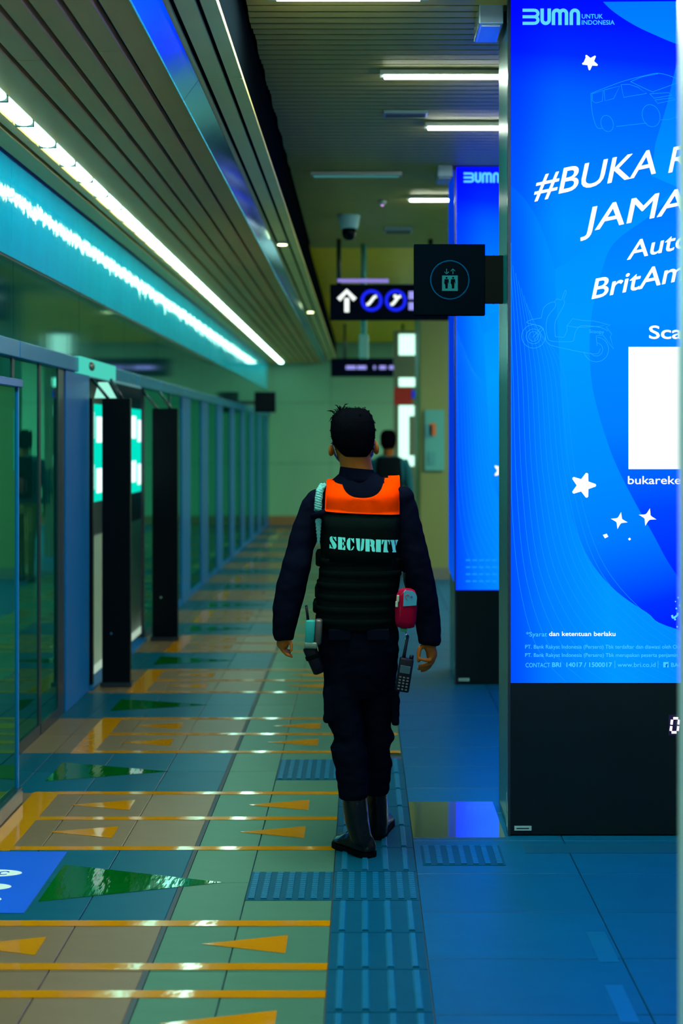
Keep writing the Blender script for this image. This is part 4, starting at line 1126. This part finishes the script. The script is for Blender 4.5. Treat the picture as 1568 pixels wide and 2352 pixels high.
# vest: tube around the torso below the yoke, yoke in orange
VEST = [(-0.0033, 5.1200, 1.2976, 0.1496, .134), (-0.0033, 5.1200, 1.2612, 0.1504, .137), (-0.0050, 5.1200, 1.1787, 0.1521, .138), (-0.0083, 5.1200, 1.0961, 0.1537, .138), (-0.0165, 5.1200, 1.0135, 0.1537, .137), (-0.0231, 5.1200, 0.9309, 0.1537, .137), (-0.0248, 5.1200, 0.8781, 0.1504, .136), (-0.0231, 5.1200, 0.8649, 0.1455, .130)]
bm = bmesh.new(); a_loft(bm, VEST, 48, 2.6)
vest = finish(bm, 'vest', M_VEST, guard, True)
def vest_back(x, z):
    """depth of the vest's back surface at a point (toward the camera)"""
    zs = [(q[2], q) for q in VEST]
    q = min(VEST, key=lambda q: abs(q[2] - z))
    t = min(0.999, abs((x - q[0]) / q[3]))
    return 5.12 - q[4] * (1 - t ** 2.6) ** (1 / 2.6)
for i, yy in enumerate((1285, 1312, 1339, 1366, 1393, 1420)):
    z = 1.58 + (1007 - yy) * 5.12 / 3100; hh = .012
    q = min(VEST, key=lambda q: abs(q[2] - z))
    bm = bmesh.new()
    a_loft(bm, [(q[0], q[1], z + hh, q[3] + .001, q[4] + .001), (q[0], q[1], z + hh - .002, q[3] + .003, q[4] + .0028), (q[0], q[1], z - hh + .002, q[3] + .003, q[4] + .0028), (q[0], q[1], z - hh, q[3] + .001, q[4] + .001)], 48, 2.6, False)
    finish(bm, 'webbing_band', M_VEST, vest, True)
for (x, yy, rx, rz) in ((736, 1281, .018, .030), (733, 1357, .016, .026), (729, 1391, .017, .024)):
    bm = bmesh.new(); c = ((x - 832) * 5.12 / 3100, 5.13, 1.58 + (1007 - yy) * 5.12 / 3100)
    a_box(bm, c[0] - rx, c[0] + rx, 5.08, 5.18, c[2] - rz, c[2] + rz, 0.010); finish(bm, 'side_pouch', M_VEST, vest, True)
# lettering carrier flap
bm = bmesh.new()
xa, za, xb, zb = -0.135, 1.195, 0.152, 1.118
def flap_grid(x0, x1, zt, zbm, off, material, name, parent, th=.004, n=14, m=4, skew=0.0):
    bm = bmesh.new(); G = []
    for lay_ in (0, 1):
        g = []
        for j in range(m + 1):
            row = []
            for i in range(n + 1):
                x = x0 + (x1 - x0) * i / n
                z = zt(x) + (zbm(x) - zt(x)) * j / m
                row.append(bm.verts.new((x, vest_back(x, min(z, 1.28)) - off - th * lay_, z)))
            g.append(row)
        G.append(g)
    for j in range(m):
        for i in range(n):
            bm.faces.new((G[1][j][i], G[1][j][i + 1], G[1][j + 1][i + 1], G[1][j + 1][i]))
            bm.faces.new((G[0][j][i], G[0][j + 1][i], G[0][j + 1][i + 1], G[0][j][i + 1]))
    rim = [(0, i) for i in range(n + 1)] + [(j, n) for j in range(1, m + 1)] + [(m, i) for i in range(n - 1, -1, -1)] + [(j, 0) for j in range(m - 1, 0, -1)]
    for a, b_ in zip(rim, rim[1:] + rim[:1]):
        bm.faces.new((G[0][a[0]][a[1]], G[0][b_[0]][b_[1]], G[1][b_[0]][b_[1]], G[1][a[0]][a[1]]))
    return finish(bm, name, material, parent, True)
flap_grid(-0.140, 0.143, lambda x: 1.285 - .02 * x, lambda x: 1.117 - .05 * x, .001, M_VEST, 'letter_flap', vest, .004)
# SECURITY in stencil slab capitals
def serif_stem(a, b_, x0=0.0, x1=0.5): return [(x0, 1), (x1, 1), (x1, .91), (b_, .90), (b_, .10), (x1, .09), (x1, 0), (x0, 0), (x0, .09), (a, .10), (a, .90), (x0, .91)]
GLY = {
 'S': [[(.05, .76), (.08, .90), (.24, .99), (.42, 1.0), (.42, .93), (.38, .82), (.46, .70), (.80, .52), (.96, .36), (.95, .16), (.80, .03), (.58, 0), (.58, .08), (.66, .14), (.62, .27), (.48, .38), (.14, .56)],
       [(.54, 1), (.72, .95), (.86, 1.0), (.92, .98), (.95, .66), (.86, .66), (.76, .84), (.54, .93)], [(.02, 0), (.10, .02), (.20, .05), (.46, 0), (.46, .07), (.28, .12), (.12, .34), (.04, .34)]],
 'E': [serif_stem(.10, .50, 0, .56), [(.60, 1), (.98, 1), (.98, .66), (.90, .66), (.80, .86), (.60, .91)], [(.60, .53), (.80, .70), (.80, .30), (.60, .47)], [(.60, .09), (.80, .14), (.90, .36), (.98, .36), (.98, 0), (.60, 0)]],
 'C': [[(.48, 1), (.28, .97), (.10, .80), (.03, .5), (.10, .20), (.28, .03), (.48, 0), (.46, .10), (.41, .30), (.40, .5), (.41, .70), (.46, .90)], [(.56, 1), (.74, .94), (.88, 1), (.93, .98), (.95, .62), (.87, .62), (.76, .84), (.56, .92)], [(.56, 0), (.80, .08), (.96, .32), (.87, .36), (.74, .14), (.56, .08)]],
 'U': [[(0, 1), (.48, 1), (.48, .91), (.39, .90), (.39, .28), (.48, .10), (.46, 0), (.26, .03), (.12, .16), (.09, .32), (.09, .90), (0, .91)], [(.66, 1), (1, 1), (1, .91), (.92, .90), (.92, .28), (.84, .10), (.56, 0), (.56, .09), (.72, .16), (.80, .30), (.80, .90), (.68, .91)]],
 'R': [serif_stem(.08, .38, 0, .45), [(.50, 1), (.82, .97), (.97, .86), (.97, .64), (.82, .54), (.94, .44), (.94, .14), (1.03, .12), (1.03, .04), (.90, 0), (.74, .02), (.66, .14), (.66, .42), (.50, .47), (.50, .55), (.66, .62), (.68, .84), (.50, .91)]],
 'I': [serif_stem(.20, .80, .05, .95)],
 'T': [[(.34, 1), (.68, 1), (.68, .10), (.82, .09), (.82, 0), (.20, 0), (.20, .09), (.34, .10)], [(0, 1), (.29, 1), (.29, .92), (.16, .86), (.08, .64), (0, .64)], [(1, 1), (.73, 1), (.73, .92), (.86, .86), (.93, .64), (1, .64)]],
 'Y': [[(0, 1), (.52, 1), (.52, .91), (.46, .90), (.66, .52), (.66, .10), (.76, .09), (.76, 0), (.26, 0), (.26, .09), (.34, .10), (.34, .44), (.08, .91), (0, .91)], [(.64, 1), (1, 1), (1, .91), (.93, .90), (.74, .52), (.71, .60), (.82, .88), (.64, .91)]],
}
LET = [('S', 755.5, 773), ('E', 776, 793), ('C', 795, 814), ('U', 817, 836.5), ('R', 839, 860.5), ('I', 862.5, 875), ('T', 876.5, 895), ('Y', 896.5, 914.5)]
def surf_y(x, z): return vest_back(x, z) - .0068
for ch, a, b_ in LET:
    bm = bmesh.new()
    for poly in GLY[ch]:
        P = []
        for u, v in poly:
            px_ = a + (b_ - a) * u
            base = 1261 + (px_ - 755) * (10.0 / 160.0)
            py_ = base - v * 28.5
            x = (px_ - 832) * .0016065; z = 1.58 + (1007 - py_) * .0016065
            P.append((x, z))
        a_prism(bm, P, lambda u, v: (u, surf_y(u, v), v), lambda u, v: (u, surf_y(u, v) + .0012, v))
    bmesh.ops.triangulate(bm, faces=bm.faces[:])
    finish(bm, 'letter', M_LETTER, vest)
# orange yoke: back panel with round neck, straps roll over the shoulders
def yoke_top(x):
    px_ = x / .0016065 + 832
    if px_ < 783: y_ = 1109 - (px_ - 746) * (7 / 37.0)
    elif px_ > 882: y_ = 1100
    else:
        t = (px_ - 832.5) / 49.5
        y_ = 1101 + 43 * (1 - abs(t) ** 2.6) ** (1 / 2.0)
    return 1.58 + (1007 - y_) * .0016065
def yoke_back(x, z):
    base = vest_back(x, 1.30)
    over = max(0.0, z - 1.355)
    return base - .004 + over * over * 14.0 + over * .35
bm = bmesh.new(); n, m = 44, 10
x0, x1 = -0.1405, 0.1430
G = []
for j in range(m + 1):
    row = []
    for i in range(n + 1):
        x = x0 + (x1 - x0) * i / n
        zt = yoke_top(x); zb_ = 1.58 + (1007 - (1176.5 + (x - x0) / (x1 - x0) * 7.5)) * .0016065
        z = zb_ + (zt - zb_) * j / m
        xx = x * (1 + .0) + (.004 if i == 0 else 0) * j / m
        wr_ = .0022 * math.sin(x * 60 + z * 30) * math.exp(-((x - .03) / .03) ** 2)
        row.append(bm.verts.new((xx, yoke_back(x, z) - wr_, z)))
    G.append(row)
for j in range(m):
    for i in range(n): bm.faces.new((G[j][i], G[j][i + 1], G[j + 1][i + 1], G[j + 1][i]))
# straps over the shoulders to the front
for rng in ((0, 6), (37, 44)):
    prev = [G[m][i] for i in range(rng[0], rng[1] + 1)]
    for s in range(1, 7):
        cur = []
        for kx, i in enumerate(range(rng[0], rng[1] + 1)):
            v = G[m][i].co
            cur.append(bm.verts.new((v.x, v.y + .035 * s, v.z + .012 * math.sin(s / 6 * math.pi) - .006 * s * s / 6)))
        for kx in range(len(cur) - 1): bm.faces.new((prev[kx], prev[kx + 1], cur[kx + 1], cur[kx]))
        prev = cur
bmesh.ops.solidify(bm, geom=bm.faces[:], thickness=0.005)
yoke = finish(bm, 'orange_yoke', M_ORANGE, vest, True)
# black front of the vest up to the straps
bm = bmesh.new(); a_loft(bm, [(0.0, 5.215, 1.31, .140, .040), (0.0, 5.21, 1.36, .125, .036), (0.0, 5.205, 1.395, .085, .030)], 28, 2.6)
finish(bm, 'vest_front', M_VEST, vest, True)

# hair: cap with tapered nape and a tuft
bm = bmesh.new()
CAPR = [(-0.0347, 5.1200, 1.6956, 0.0231, .024), (-0.0347, 5.1200, 1.6923, 0.0446, .042), (-0.0363, 5.1200, 1.6824, 0.0612, .063), (-0.0372, 5.1200, 1.6659, 0.0736, .083), (-0.0372, 5.1200, 1.6428, 0.0818, .097), (-0.0362, 5.1050, 1.6113, 0.0851, .090), (-0.0353, 5.0950, 1.5849, 0.0826, .076), (-0.0328, 5.0880, 1.5619, 0.0769, .066), (-0.0295, 5.0830, 1.5439, 0.0694, .057), (-0.0262, 5.0800, 1.5259, 0.0562, .044), (-0.0246, 5.0780, 1.5112, 0.0413, .030)]
a_loft(bm, CAPR, 40)
hm = bm
def strand(b0, tip, r=.0016, bend=.25):
    P0 = Vector(b0); P1 = Vector(tip); mid = (P0 + P1) / 2 + Vector((0, 0, (P1 - P0).length * bend))
    a_tube(hm, [P0, mid, P1], [r, r * .8, r * .15], 4)
tuft = [((780, 944), (769.5, 930)), ((781, 946), (776, 935)), ((785, 943), (799, 927.5)), ((786, 945), (793, 934)), ((771, 955), (751.5, 944)), ((772, 951), (757, 946)), ((775, 949), (765, 941)), ((768, 958), (758, 962)), ((764, 962), (756, 968)), ((779, 948), (771, 940)), ((777, 950), (767, 944.5)), ((783, 946), (778, 931)), ((789, 944), (796, 937)), ((766, 965), (760, 959))]
for (a, b_) in tuft:
    for q in range(2):
        ya = 5.11 + random.uniform(-.012, .012)
        f_ = lambda p, Y: ((p[0] - 832) * 5.12 / 3100, Y, 1.58 + (1007 - p[1]) * 5.12 / 3100)
        strand(f_(a, ya), f_((b_[0] + random.uniform(-1.5, 1.5), b_[1] + random.uniform(-1, 1)), ya - .01), .0022 if q == 0 else .0016)
for i in range(520):
    q = random.choice(CAPR[:9]); a = random.uniform(0, 2 * math.pi)
    p = Vector((q[0] + q[3] * math.cos(a) * .98, q[1] + q[4] * math.sin(a) * .98, q[2] + random.uniform(-.006, .006)))
    out_ = Vector((math.cos(a), math.sin(a), random.uniform(-.2, .6))).normalized()
    strand(p, p + out_ * random.uniform(.004, .009) + Vector((0, 0, -.004)), .0012, .1)
finish(bm, 'hair', M_HAIR, guard, True)
# face mask and ear loops
bm = bmesh.new(); G = []
for j in range(7):
    row = []
    f_ = j / 6.0; y_ = 1014 + 62 * f_
    z = 1.58 + (1007 - y_) * .00165
    q = min(HEAD, key=lambda q: abs(q[2] - z))
    for i in range(21):
        a = math.radians(-20 + 220 * i / 20)
        row.append(bm.verts.new((q[0] + (q[3] + .006) * math.cos(a), q[1] + (q[4] + .012) * math.sin(a), z)))
    G.append(row)
for j in range(6):
    for i in range(20): bm.faces.new((G[j][i], G[j][i + 1], G[j + 1][i + 1], G[j + 1][i]))
bmesh.ops.solidify(bm, geom=bm.faces[:], thickness=0.002)
mask = finish(bm, 'face_mask', M_MASK, guard, True)
tube('ear_loop', [(-0.1201, 5.1020, 1.5553), (-0.1118, 5.0980, 1.5586), (-0.1052, 5.0970, 1.5422), (-0.0987, 5.1000, 1.5191), (-0.0962, 5.1400, 1.5087)], .0011, M_LOOP, mask, 6)
tube('ear_loop', [(0.0461, 5.1020, 1.5619), (0.0411, 5.0980, 1.5652), (0.0378, 5.0970, 1.5488), (0.0329, 5.1000, 1.5257), (0.0315, 5.1400, 1.5120)], .0011, M_LOOP, mask, 6)

# boots
def boot(heel, toe, shaft, name):
    bm = bmesh.new()
    hx, hy = heel; tx, ty = toe
    d = Vector((tx - hx, ty - hy, 0)); Ld = d.length; d.normalize(); s = Vector((-d.y, d.x, 0))
    secs = [(-.035, .018, .030, .048), (-.020, .030, .044, .075), (.02, .036, .055, .098), (.07, .037, .050, .098), (.12, .042, .042, .080), (.17, .048, .034, .062), (.21, .044, .028, .052), (.235, .028, .020, .040), (.245, .012, .012, .026)]
    k = Ld / 0.21
    R = []
    for t_, hw, mid, top in secs:
        c = Vector((hx, hy, 0)) + d * (t_ * k)
        prof = [(-hw, .022), (-hw * 1.04, mid), (-hw * .62, top * .93), (0, top), (hw * .62, top * .93), (hw * 1.04, mid), (hw, .022)]
        R.append([bm.verts.new(c + s * a + Vector((0, 0, z))) for a, z in prof])
    for A, B_ in zip(R, R[1:]):
        for i in range(len(A)): bm.faces.new((A[i], A[(i + 1) % len(A)], B_[(i + 1) % len(A)], B_[i]))
    bm.faces.new(R[0]); bm.faces.new(R[-1][::-1])
    a_loft(bm, shaft, 20)
    b_ = remeshed(bm, name, M_BOOT, guard, 0.005, 4)
    bm = bmesh.new()
    pts = []
    for t_, hw, mid, top in secs: pts.append(Vector((hx, hy, 0)) + d * (t_ * k) + s * (hw * 1.10))
    for t_, hw, mid, top in reversed(secs): pts.append(Vector((hx, hy, 0)) + d * (t_ * k) - s * (hw * 1.10))
    a_prism(bm, [(p.x, p.y) for p in pts], lambda u, v: (u, v, .0015), lambda u, v: (u, v, .020))
    finish(bm, 'sole', M_SOLE, b_)
    for t_ in (.085, .105, .125, .145):
        c = Vector((hx, hy, 0)) + d * (t_ * k)
        tube('lace', [c - s * .026 + Vector((0, 0, .088 - (t_ - .085) * .45)), c + Vector((0, 0, .102 - (t_ - .085) * .5)), c + s * .026 + Vector((0, 0, .088 - (t_ - .085) * .45))], .0028, M_SOLE, b_, 6)
boot((0.018, 5.100), (-0.080, 5.235), [(-0.0346, 5.1100, 0.2481, .046, .052), (-0.0280, 5.1100, 0.1904, .048, .054), (-0.0198, 5.1100, 0.1245, .046, .052), (-0.0099, 5.1100, 0.0833, .043, .052), (-0.0033, 5.1100, 0.0503, .040, .050)], 'boot')
boot((0.055, 5.335), (0.085, 5.535), [(0.0514, 5.3100, 0.2131, .044, .050), (0.0567, 5.3300, 0.1306, .045, .052), (0.0602, 5.3350, 0.0690, .043, .050), (0.0568, 5.3400, 0.0159, .040, .048)], 'boot')

# braided shoulder cord
cd = [(-0.1473, 5.0750, 1.4048), (-0.1597, 5.0520, 1.3828), (-0.1642, 5.0400, 1.3475), (-0.1657, 5.0360, 1.3120)]
bm = bmesh.new()
for ph in (0, math.pi):
    P = []
    for i in range(41):
        t_ = i / 40 * 3; j = min(int(t_), 2); u = t_ - j
        p = Vector(cd[j]).lerp(Vector(cd[j + 1]), u)
        P.append(p + Vector((math.cos(i * .95 + ph) * .0075, math.sin(i * .95 + ph) * .005, 0)))
    a_tube(bm, P, .0085, 8)
cord = finish(bm, 'shoulder_cord', M_ROPE, guard, True)
bm = bmesh.new()
for ph in (0, math.pi):
    P = []
    for i in range(25):
        t_ = i / 24
        p = Vector((-0.1639, 5.0300, 1.2798)).lerp(Vector((-0.1632, 5.0350, 1.1853)), t_)
        P.append(p + Vector((math.cos(i * .95 + ph) * .0070 * (1 - t_ * .75), 0, 0)))
    a_tube(bm, P, [.0075 * (1 - .6 * i / 24) for i in range(25)], 8)
finish(bm, 'cord_end', M_ROPE, cord, True)
bm = bmesh.new(); a_tube(bm, [(-0.1855, 5.0450, 1.2887), (-0.1636, 5.0220, 1.2965), (-0.1422, 5.0080, 1.3070)], .012, 8); finish(bm, 'cord_loop', M_NAVY, cord, True)

# ------------------------------------------------------------------ things he carries
def oriented(name, label, cat, base, roll):
    t = thing(name, label, cat, base); t.rotation_euler = (0, roll, 0)
    return t
def lpart(name, bm, m_, t, smooth=False):
    """part built in its thing's own axes"""
    bmesh.ops.recalc_face_normals(bm, faces=bm.faces[:])
    me = bpy.data.meshes.new(name); bm.to_mesh(me); bm.free(); me.materials.append(m_)
    if smooth:
        for p in me.polygons: p.use_smooth = True
    o = bpy.data.objects.new(name, me); COL.objects.link(o); o.parent = t
    return o
M_RADIO = mat('radio_black_plastic', (0.0015, 0.003, 0.008), 0.5, spec=0.12)
M_KEY = mat('radio_key', (0.05, 0.08, 0.09), 0.4)
M_RED = mat('red_pouch_cloth', (0.17, 0.0, 0.016), 0.7, spec=0.04, var=0.1, bump=0.1, bscale=150)
M_PATCH = mat('pale_pouch_window', (0.03, 0.20, 0.30), 0.4, spec=0.2)
# radio with antenna on the right hip
rd = oriented('handheld_radio', 'black handheld radio with keypad on the right hip', 'radio', (0.1447, 4.9850, 0.6457), 0.16)
bm = bmesh.new(); a_box(bm, -.026, .026, -.016, .016, 0, .125, .006); body = lpart('body', bm, M_RADIO, rd, True)
bm = bmesh.new(); a_box(bm, -.020, .018, -.0185, -.0155, .070, .098, .001); lpart('screen', bm, mat('radio_lcd', (0.02, 0.055, 0.075), 0.2), body)
for r_ in range(5):
    for c_ in range(3):
        bm = bmesh.new(); a_box(bm, -.018 + c_ * .014, -.010 + c_ * .014, -.019, -.0155, .008 + r_ * .011, .0135 + r_ * .011, .001); lpart('key', bm, M_KEY, body)
bm = bmesh.new(); a_tube(bm, [(-.012, 0, .122), (-.012, 0, .140), (-.010, 0, .205)], [.0075, .0062, .0052], 10); a_ball(bm, (-.010, 0, .205), .0052, .0052, .0052, 10, 6); lpart('antenna', bm, M_RADIO, rd, True)
bm = bmesh.new(); a_tube(bm, [(.016, 0, .122), (.016, 0, .138)], [.0085, .008], 12); lpart('knob', bm, M_RADIO, rd, True)
# red first-aid style pouch
po = oriented('red_pouch', 'small red pouch with pale window hanging at the right hip', 'pouch', (0.1576, 4.9850, 0.8805), 0.05)
bm = bmesh.new()
a_loft(bm, [(0, 0, .000, .020, .012), (0, 0, .005, .034, .019), (0, 0, .025, .039, .023), (0, 0, .080, .0405, .024), (0, 0, .120, .038, .023), (0, 0, .140, .028, .018), (0, 0, .146, .014, .010)], 24, 3.0)
pb = lpart('body', bm, M_RED, po, True)
bm = bmesh.new(); a_prism(bm, [(-.012, .082), (.036, .088), (.037, .118), (.030, .134), (.016, .140), (-.008, .140), (-.012, .134)], lambda u, v: (u, -.0262, v), lambda u, v: (u, -.020, v)); w_ = lpart('window', bm, M_PATCH, pb)
bm = bmesh.new(); a_tube(bm, arc_pts := [(.002 + .007 * math.cos(a * .3), -.0268, .118 + .009 * math.sin(a * .3)) for a in range(17)], .0013, 5); lpart('printed_loop', bm, mat('pouch_print', (0.30, 0.02, 0.05), 0.5), w_)
bm = bmesh.new(); a_box(bm, .013, .021, -.0272, -.0255, .114, .122); lpart('printed_dot', bm, mat('pouch_print_blue', (0.02, 0.04, 0.2), 0.5), w_)
bm = bmesh.new(); a_tube(bm, [(-.020, -.019, .012), (-.022, -.021, .07), (-.020, -.019, .125), (-.004, -.016, .143)], .0022, 6); lpart('zip', bm, mat('zip_dark_red', (0.2, 0.004, 0.01), 0.4), pb, True)
bm = bmesh.new(); a_box(bm, -.037, -.028, -.027, -.019, .098, .122, .002); a_box(bm, -.041, -.031, -.027, -.020, .078, .099, .002); lpart('zip_pull', bm, mat('zip_pull_grey', (0.22, 0.36, 0.26), 0.35), pb)
bm = bmesh.new(); a_tube(bm, [(0, .012, .140), (-.010, .02, .17), (-.012, .03, .20)], .004, 6); lpart('strap', bm, M_VEST, po, True)
# key chain below it
kc = oriented('key_chain', 'green tag and small key chain below the red pouch', 'keys', (0.1579, 4.9950, 0.8243), 0.0)
bm = bmesh.new(); a_box(bm, -.018, .008, -.006, .006, .040, .054, .003); lpart('tag', bm, mat('green_tag', (0.02, 0.22, 0.10), 0.5), kc)
for i in range(6):
    bm = bmesh.new(); z = .036 - i * .0085
    a_tube(bm, [(.004 + .004 * math.cos(a) * (1 if i % 2 else .4), .004 * math.sin(a) * (.4 if i % 2 else 1), z + .006 * math.sin(a)) for a in [q * math.pi / 5 for q in range(11)]], .0012, 5)
    lpart('link', bm, M_CHROME, kc, True)
bm = bmesh.new(); a_tube(bm, [(.001, .004, .050), (.000, .004, .075)], .003, 6); lpart('cord', bm, M_VEST, kc)
# radio in a pale holder and a black holster on the left hip
lr = oriented('belt_radio', 'pale cased radio with short black antenna on the left hip', 'radio', (-0.1946, 4.9850, 0.8097), 0.06)
bm = bmesh.new(); a_box(bm, -.019, .015, -.018, .018, .012, .100, .006); cs = lpart('case', bm, mat('pale_radio_case', (0.01, 0.20, 0.20), 0.5, spec=0.1), lr, True)
bm = bmesh.new(); a_box(bm, -.020, .028, -.019, .022, -.004, .020, .005); lpart('case_foot', bm, mat('case_foot_grey', (0.06, 0.12, 0.09), 0.5), lr, True)
bm = bmesh.new(); a_tube(bm, [(-.012, 0, .098), (-.016, 0, .122), (-.022, 0, .150)], [.0058, .005, .0048], 8); a_ball(bm, (-.022, 0, .150), .0052, .0052, .0052, 8, 6); lpart('antenna', bm, M_RADIO, lr, True)
bm = bmesh.new(); a_box(bm, .015, .042, -.016, .03, .010, .104, .008); lpart('belt_clip', bm, mat('clip_grey', (0.02, 0.025, 0.025), 0.5), lr, True)
ho = oriented('holster', 'black holster strapped below the belt radio on the left thigh', 'holster', (-0.1600, 5.0100, 0.7073), -0.36)
bm = bmesh.new(); a_loft(bm, [(0, 0, .000, .014, .012), (0, 0, .006, .021, .018), (0, 0, .05, .023, .020), (0, 0, .100, .026, .022), (0, 0, .106, .024, .020)], 18, 3.0); lpart('sheath', bm, M_RADIO, ho, True)
bm = bmesh.new(); a_loft(bm, [(0, 0, .060, .0262, .0225), (0, 0, .062, .028, .024), (0, 0, .074, .0285, .0245), (0, 0, .076, .0265, .0225)], 18, 3.0); lpart('retaining_band', bm, M_VEST, ho, True)

# ================================================================== WALKER FAR AHEAD
M_JACKET = mat('slate_jacket', (0.01, 0.085, 0.11), 0.8, spec=0.0)
M_PANTS = mat('brown_trousers', (0.14, 0.09, 0.012), 0.8)
def S(x, z, rx, ry, y=14.9): return (x, y, z, rx, ry)
wx = 0.285
bm = bmesh.new()
TW = [S(wx, 1.40, .06, .05), S(wx, 1.365, .15, .085), S(wx, 1.33, .195, .10), S(wx, 1.20, .18, .11), S(wx, 1.02, .16, .10), S(wx, .88, .17, .11), S(wx, .80, .165, .11)]
HW = [S(wx, 1.665, .03, .035), S(wx, 1.65, .06, .07), S(wx, 1.60, .08, .094), S(wx, 1.54, .078, .094), S(wx, 1.48, .066, .08, 14.92), S(wx, 1.44, .045, .055, 14.94)]
NW = [S(wx, 1.50, .055, .06), S(wx, 1.36, .06, .065)]
AW = [[(wx + sg * .16, 14.9, 1.34, .05), (wx + sg * .215, 14.9, 1.20, .048), (wx + sg * .235, 14.88, 1.02, .043), (wx + sg * .22, 14.93, .86, .034), (wx + sg * .215, 14.95, .80, .03)] for sg in (-1, 1)]
LW_ = [[S(wx + sg * .085, .84, .095, .105), S(wx + sg * .085, .62, .078, .09, 14.9 + sg * .04), S(wx + sg * .08, .46, .06, .07, 14.9 + sg * .08), S(wx + sg * .078, .28, .056, .065, 14.9 + sg * .08), S(wx + sg * .075, .08, .042, .05, 14.9 + sg * .10), S(wx + sg * .075, .05, .040, .048, 14.9 + sg * .10)] for sg in (-1, 1)]
figure_skin(bm, AW, TW, LW_, HW, NW, 0.85)
for sg in (-1, 1):
    a_ball(bm, (wx + sg * .08, 14.9, 1.53), .012, .02, .03)
    a_ball(bm, (wx + sg * .213, 14.95, .765), .020, .030, .045)
    for f_ in range(4): a_tube(bm, [(wx + sg * .213, 14.92 + f_ * .017, .74), (wx + sg * .211, 14.922 + f_ * .017, .70), (wx + sg * .204, 14.924 + f_ * .017, .675)], [.009, .0085, .007], 6)
    a_tube(bm, [(wx + sg * .207, 14.915, .775), (wx + sg * .195, 14.90, .745), (wx + sg * .19, 14.897, .72)], [.010, .009, .007], 6)
a_ball(bm, (wx, 15.0, 1.53), .014, .02, .025)
walker = remeshed(bm, 'person', M_SKIN, None, 0.008, 3)
tag(walker, 'distant walker with backpack, half hidden behind the guard', 'person')
bm = bmesh.new(); a_loft(bm, TW, 28)
for A in AW: a_tube(bm, [a[:3] for a in A[:4]], [a[3] * 1.15 for a in A[:4]], 12)
remeshed(bm, 'jacket', M_JACKET, walker, 0.010, 4, fold(.006, 12))
bm = bmesh.new(); a_loft(bm, [S(wx, .90, .165, .108), S(wx, .80, .175, .118), S(wx, .74, .16, .11)], 24)
for Lg in LW_: a_loft(bm, [(q[0], q[1], q[2], q[3] * 1.05, q[4] * 1.05) for q in Lg[:5]], 18)
remeshed(bm, 'trousers', M_PANTS, walker, 0.010, 4, fold(.006, 14))
bm = bmesh.new(); a_loft(bm, [S(wx, 1.675, .04, .045), S(wx, 1.655, .072, .078), S(wx, 1.61, .090, .10), S(wx, 1.56, .089, .088, 14.885), S(wx, 1.51, .080, .070, 14.87), S(wx, 1.47, .062, .05, 14.865)], 24)
finish(bm, 'hair', M_HAIR, walker, True)
for sg in (-1, 1):
    bm = bmesh.new(); y_ = 14.9 + sg * .10
    a_loft(bm, [(wx + sg * .078, y_ + .05, .085, .040, .06), (wx + sg * .08, y_ + .05, .05, .046, .12), (wx + sg * .08, y_ + .05, .02, .050, .135), (wx + sg * .08, y_ + .05, .003, .050, .135)], 18)
    finish(bm, 'shoe', mat('walker_shoe', (0.02, 0.02, 0.02), 0.5), walker, True)
bp_ = thing('backpack', 'dark backpack with red patch on the distant walker', 'bag', (wx, 14.70, 0.95))
bm = bmesh.new(); a_loft(bm, [S(wx, 1.38, .09, .05, 14.695), S(wx, 1.36, .13, .075, 14.690), S(wx, 1.15, .150, .095, 14.675), S(wx, .96, .145, .09, 14.680), S(wx, .93, .12, .07, 14.690)], 24, 3.0)
finish(bm, 'sack', mat('backpack_black', (0.003, 0.006, 0.008), 0.8, spec=0.0), bp_, True)
bm = bmesh.new(); a_loft(bm, [S(wx, 1.15, .05, .02, 14.575), S(wx, 1.13, .085, .03, 14.575), S(wx, 1.00, .085, .03, 14.575), S(wx, .98, .06, .02, 14.575)], 18, 3.0)
finish(bm, 'red_pocket', mat('backpack_red', (0.22, 0.008, 0.01), 0.6), bp_, True)
tb = thing('tote_bag', 'red tote bag held by the distant walker', 'bag', (wx + .265, 14.96, 0.35))
bm = bmesh.new(); a_loft(bm, [(wx + .265, 14.96, .60, .03, .12), (wx + .265, 14.96, .58, .045, .14), (wx + .265, 14.96, .36, .06, .15), (wx + .265, 14.96, .345, .05, .14)], 18, 3.0)
finish(bm, 'bag_body', mat('tote_red', (0.30, 0.02, 0.025), 0.7), tb, True)
for dy in (-.05, .05):
    tube('handle', [(wx + .265, 14.96 + dy * 1.6, .59), (wx + .25, 14.96 + dy * .8, .64), (wx + .228, 14.96 + dy * .2, .665)], .005, mat('tote_red', (0.30, 0.02, 0.025), 0.7), tb)
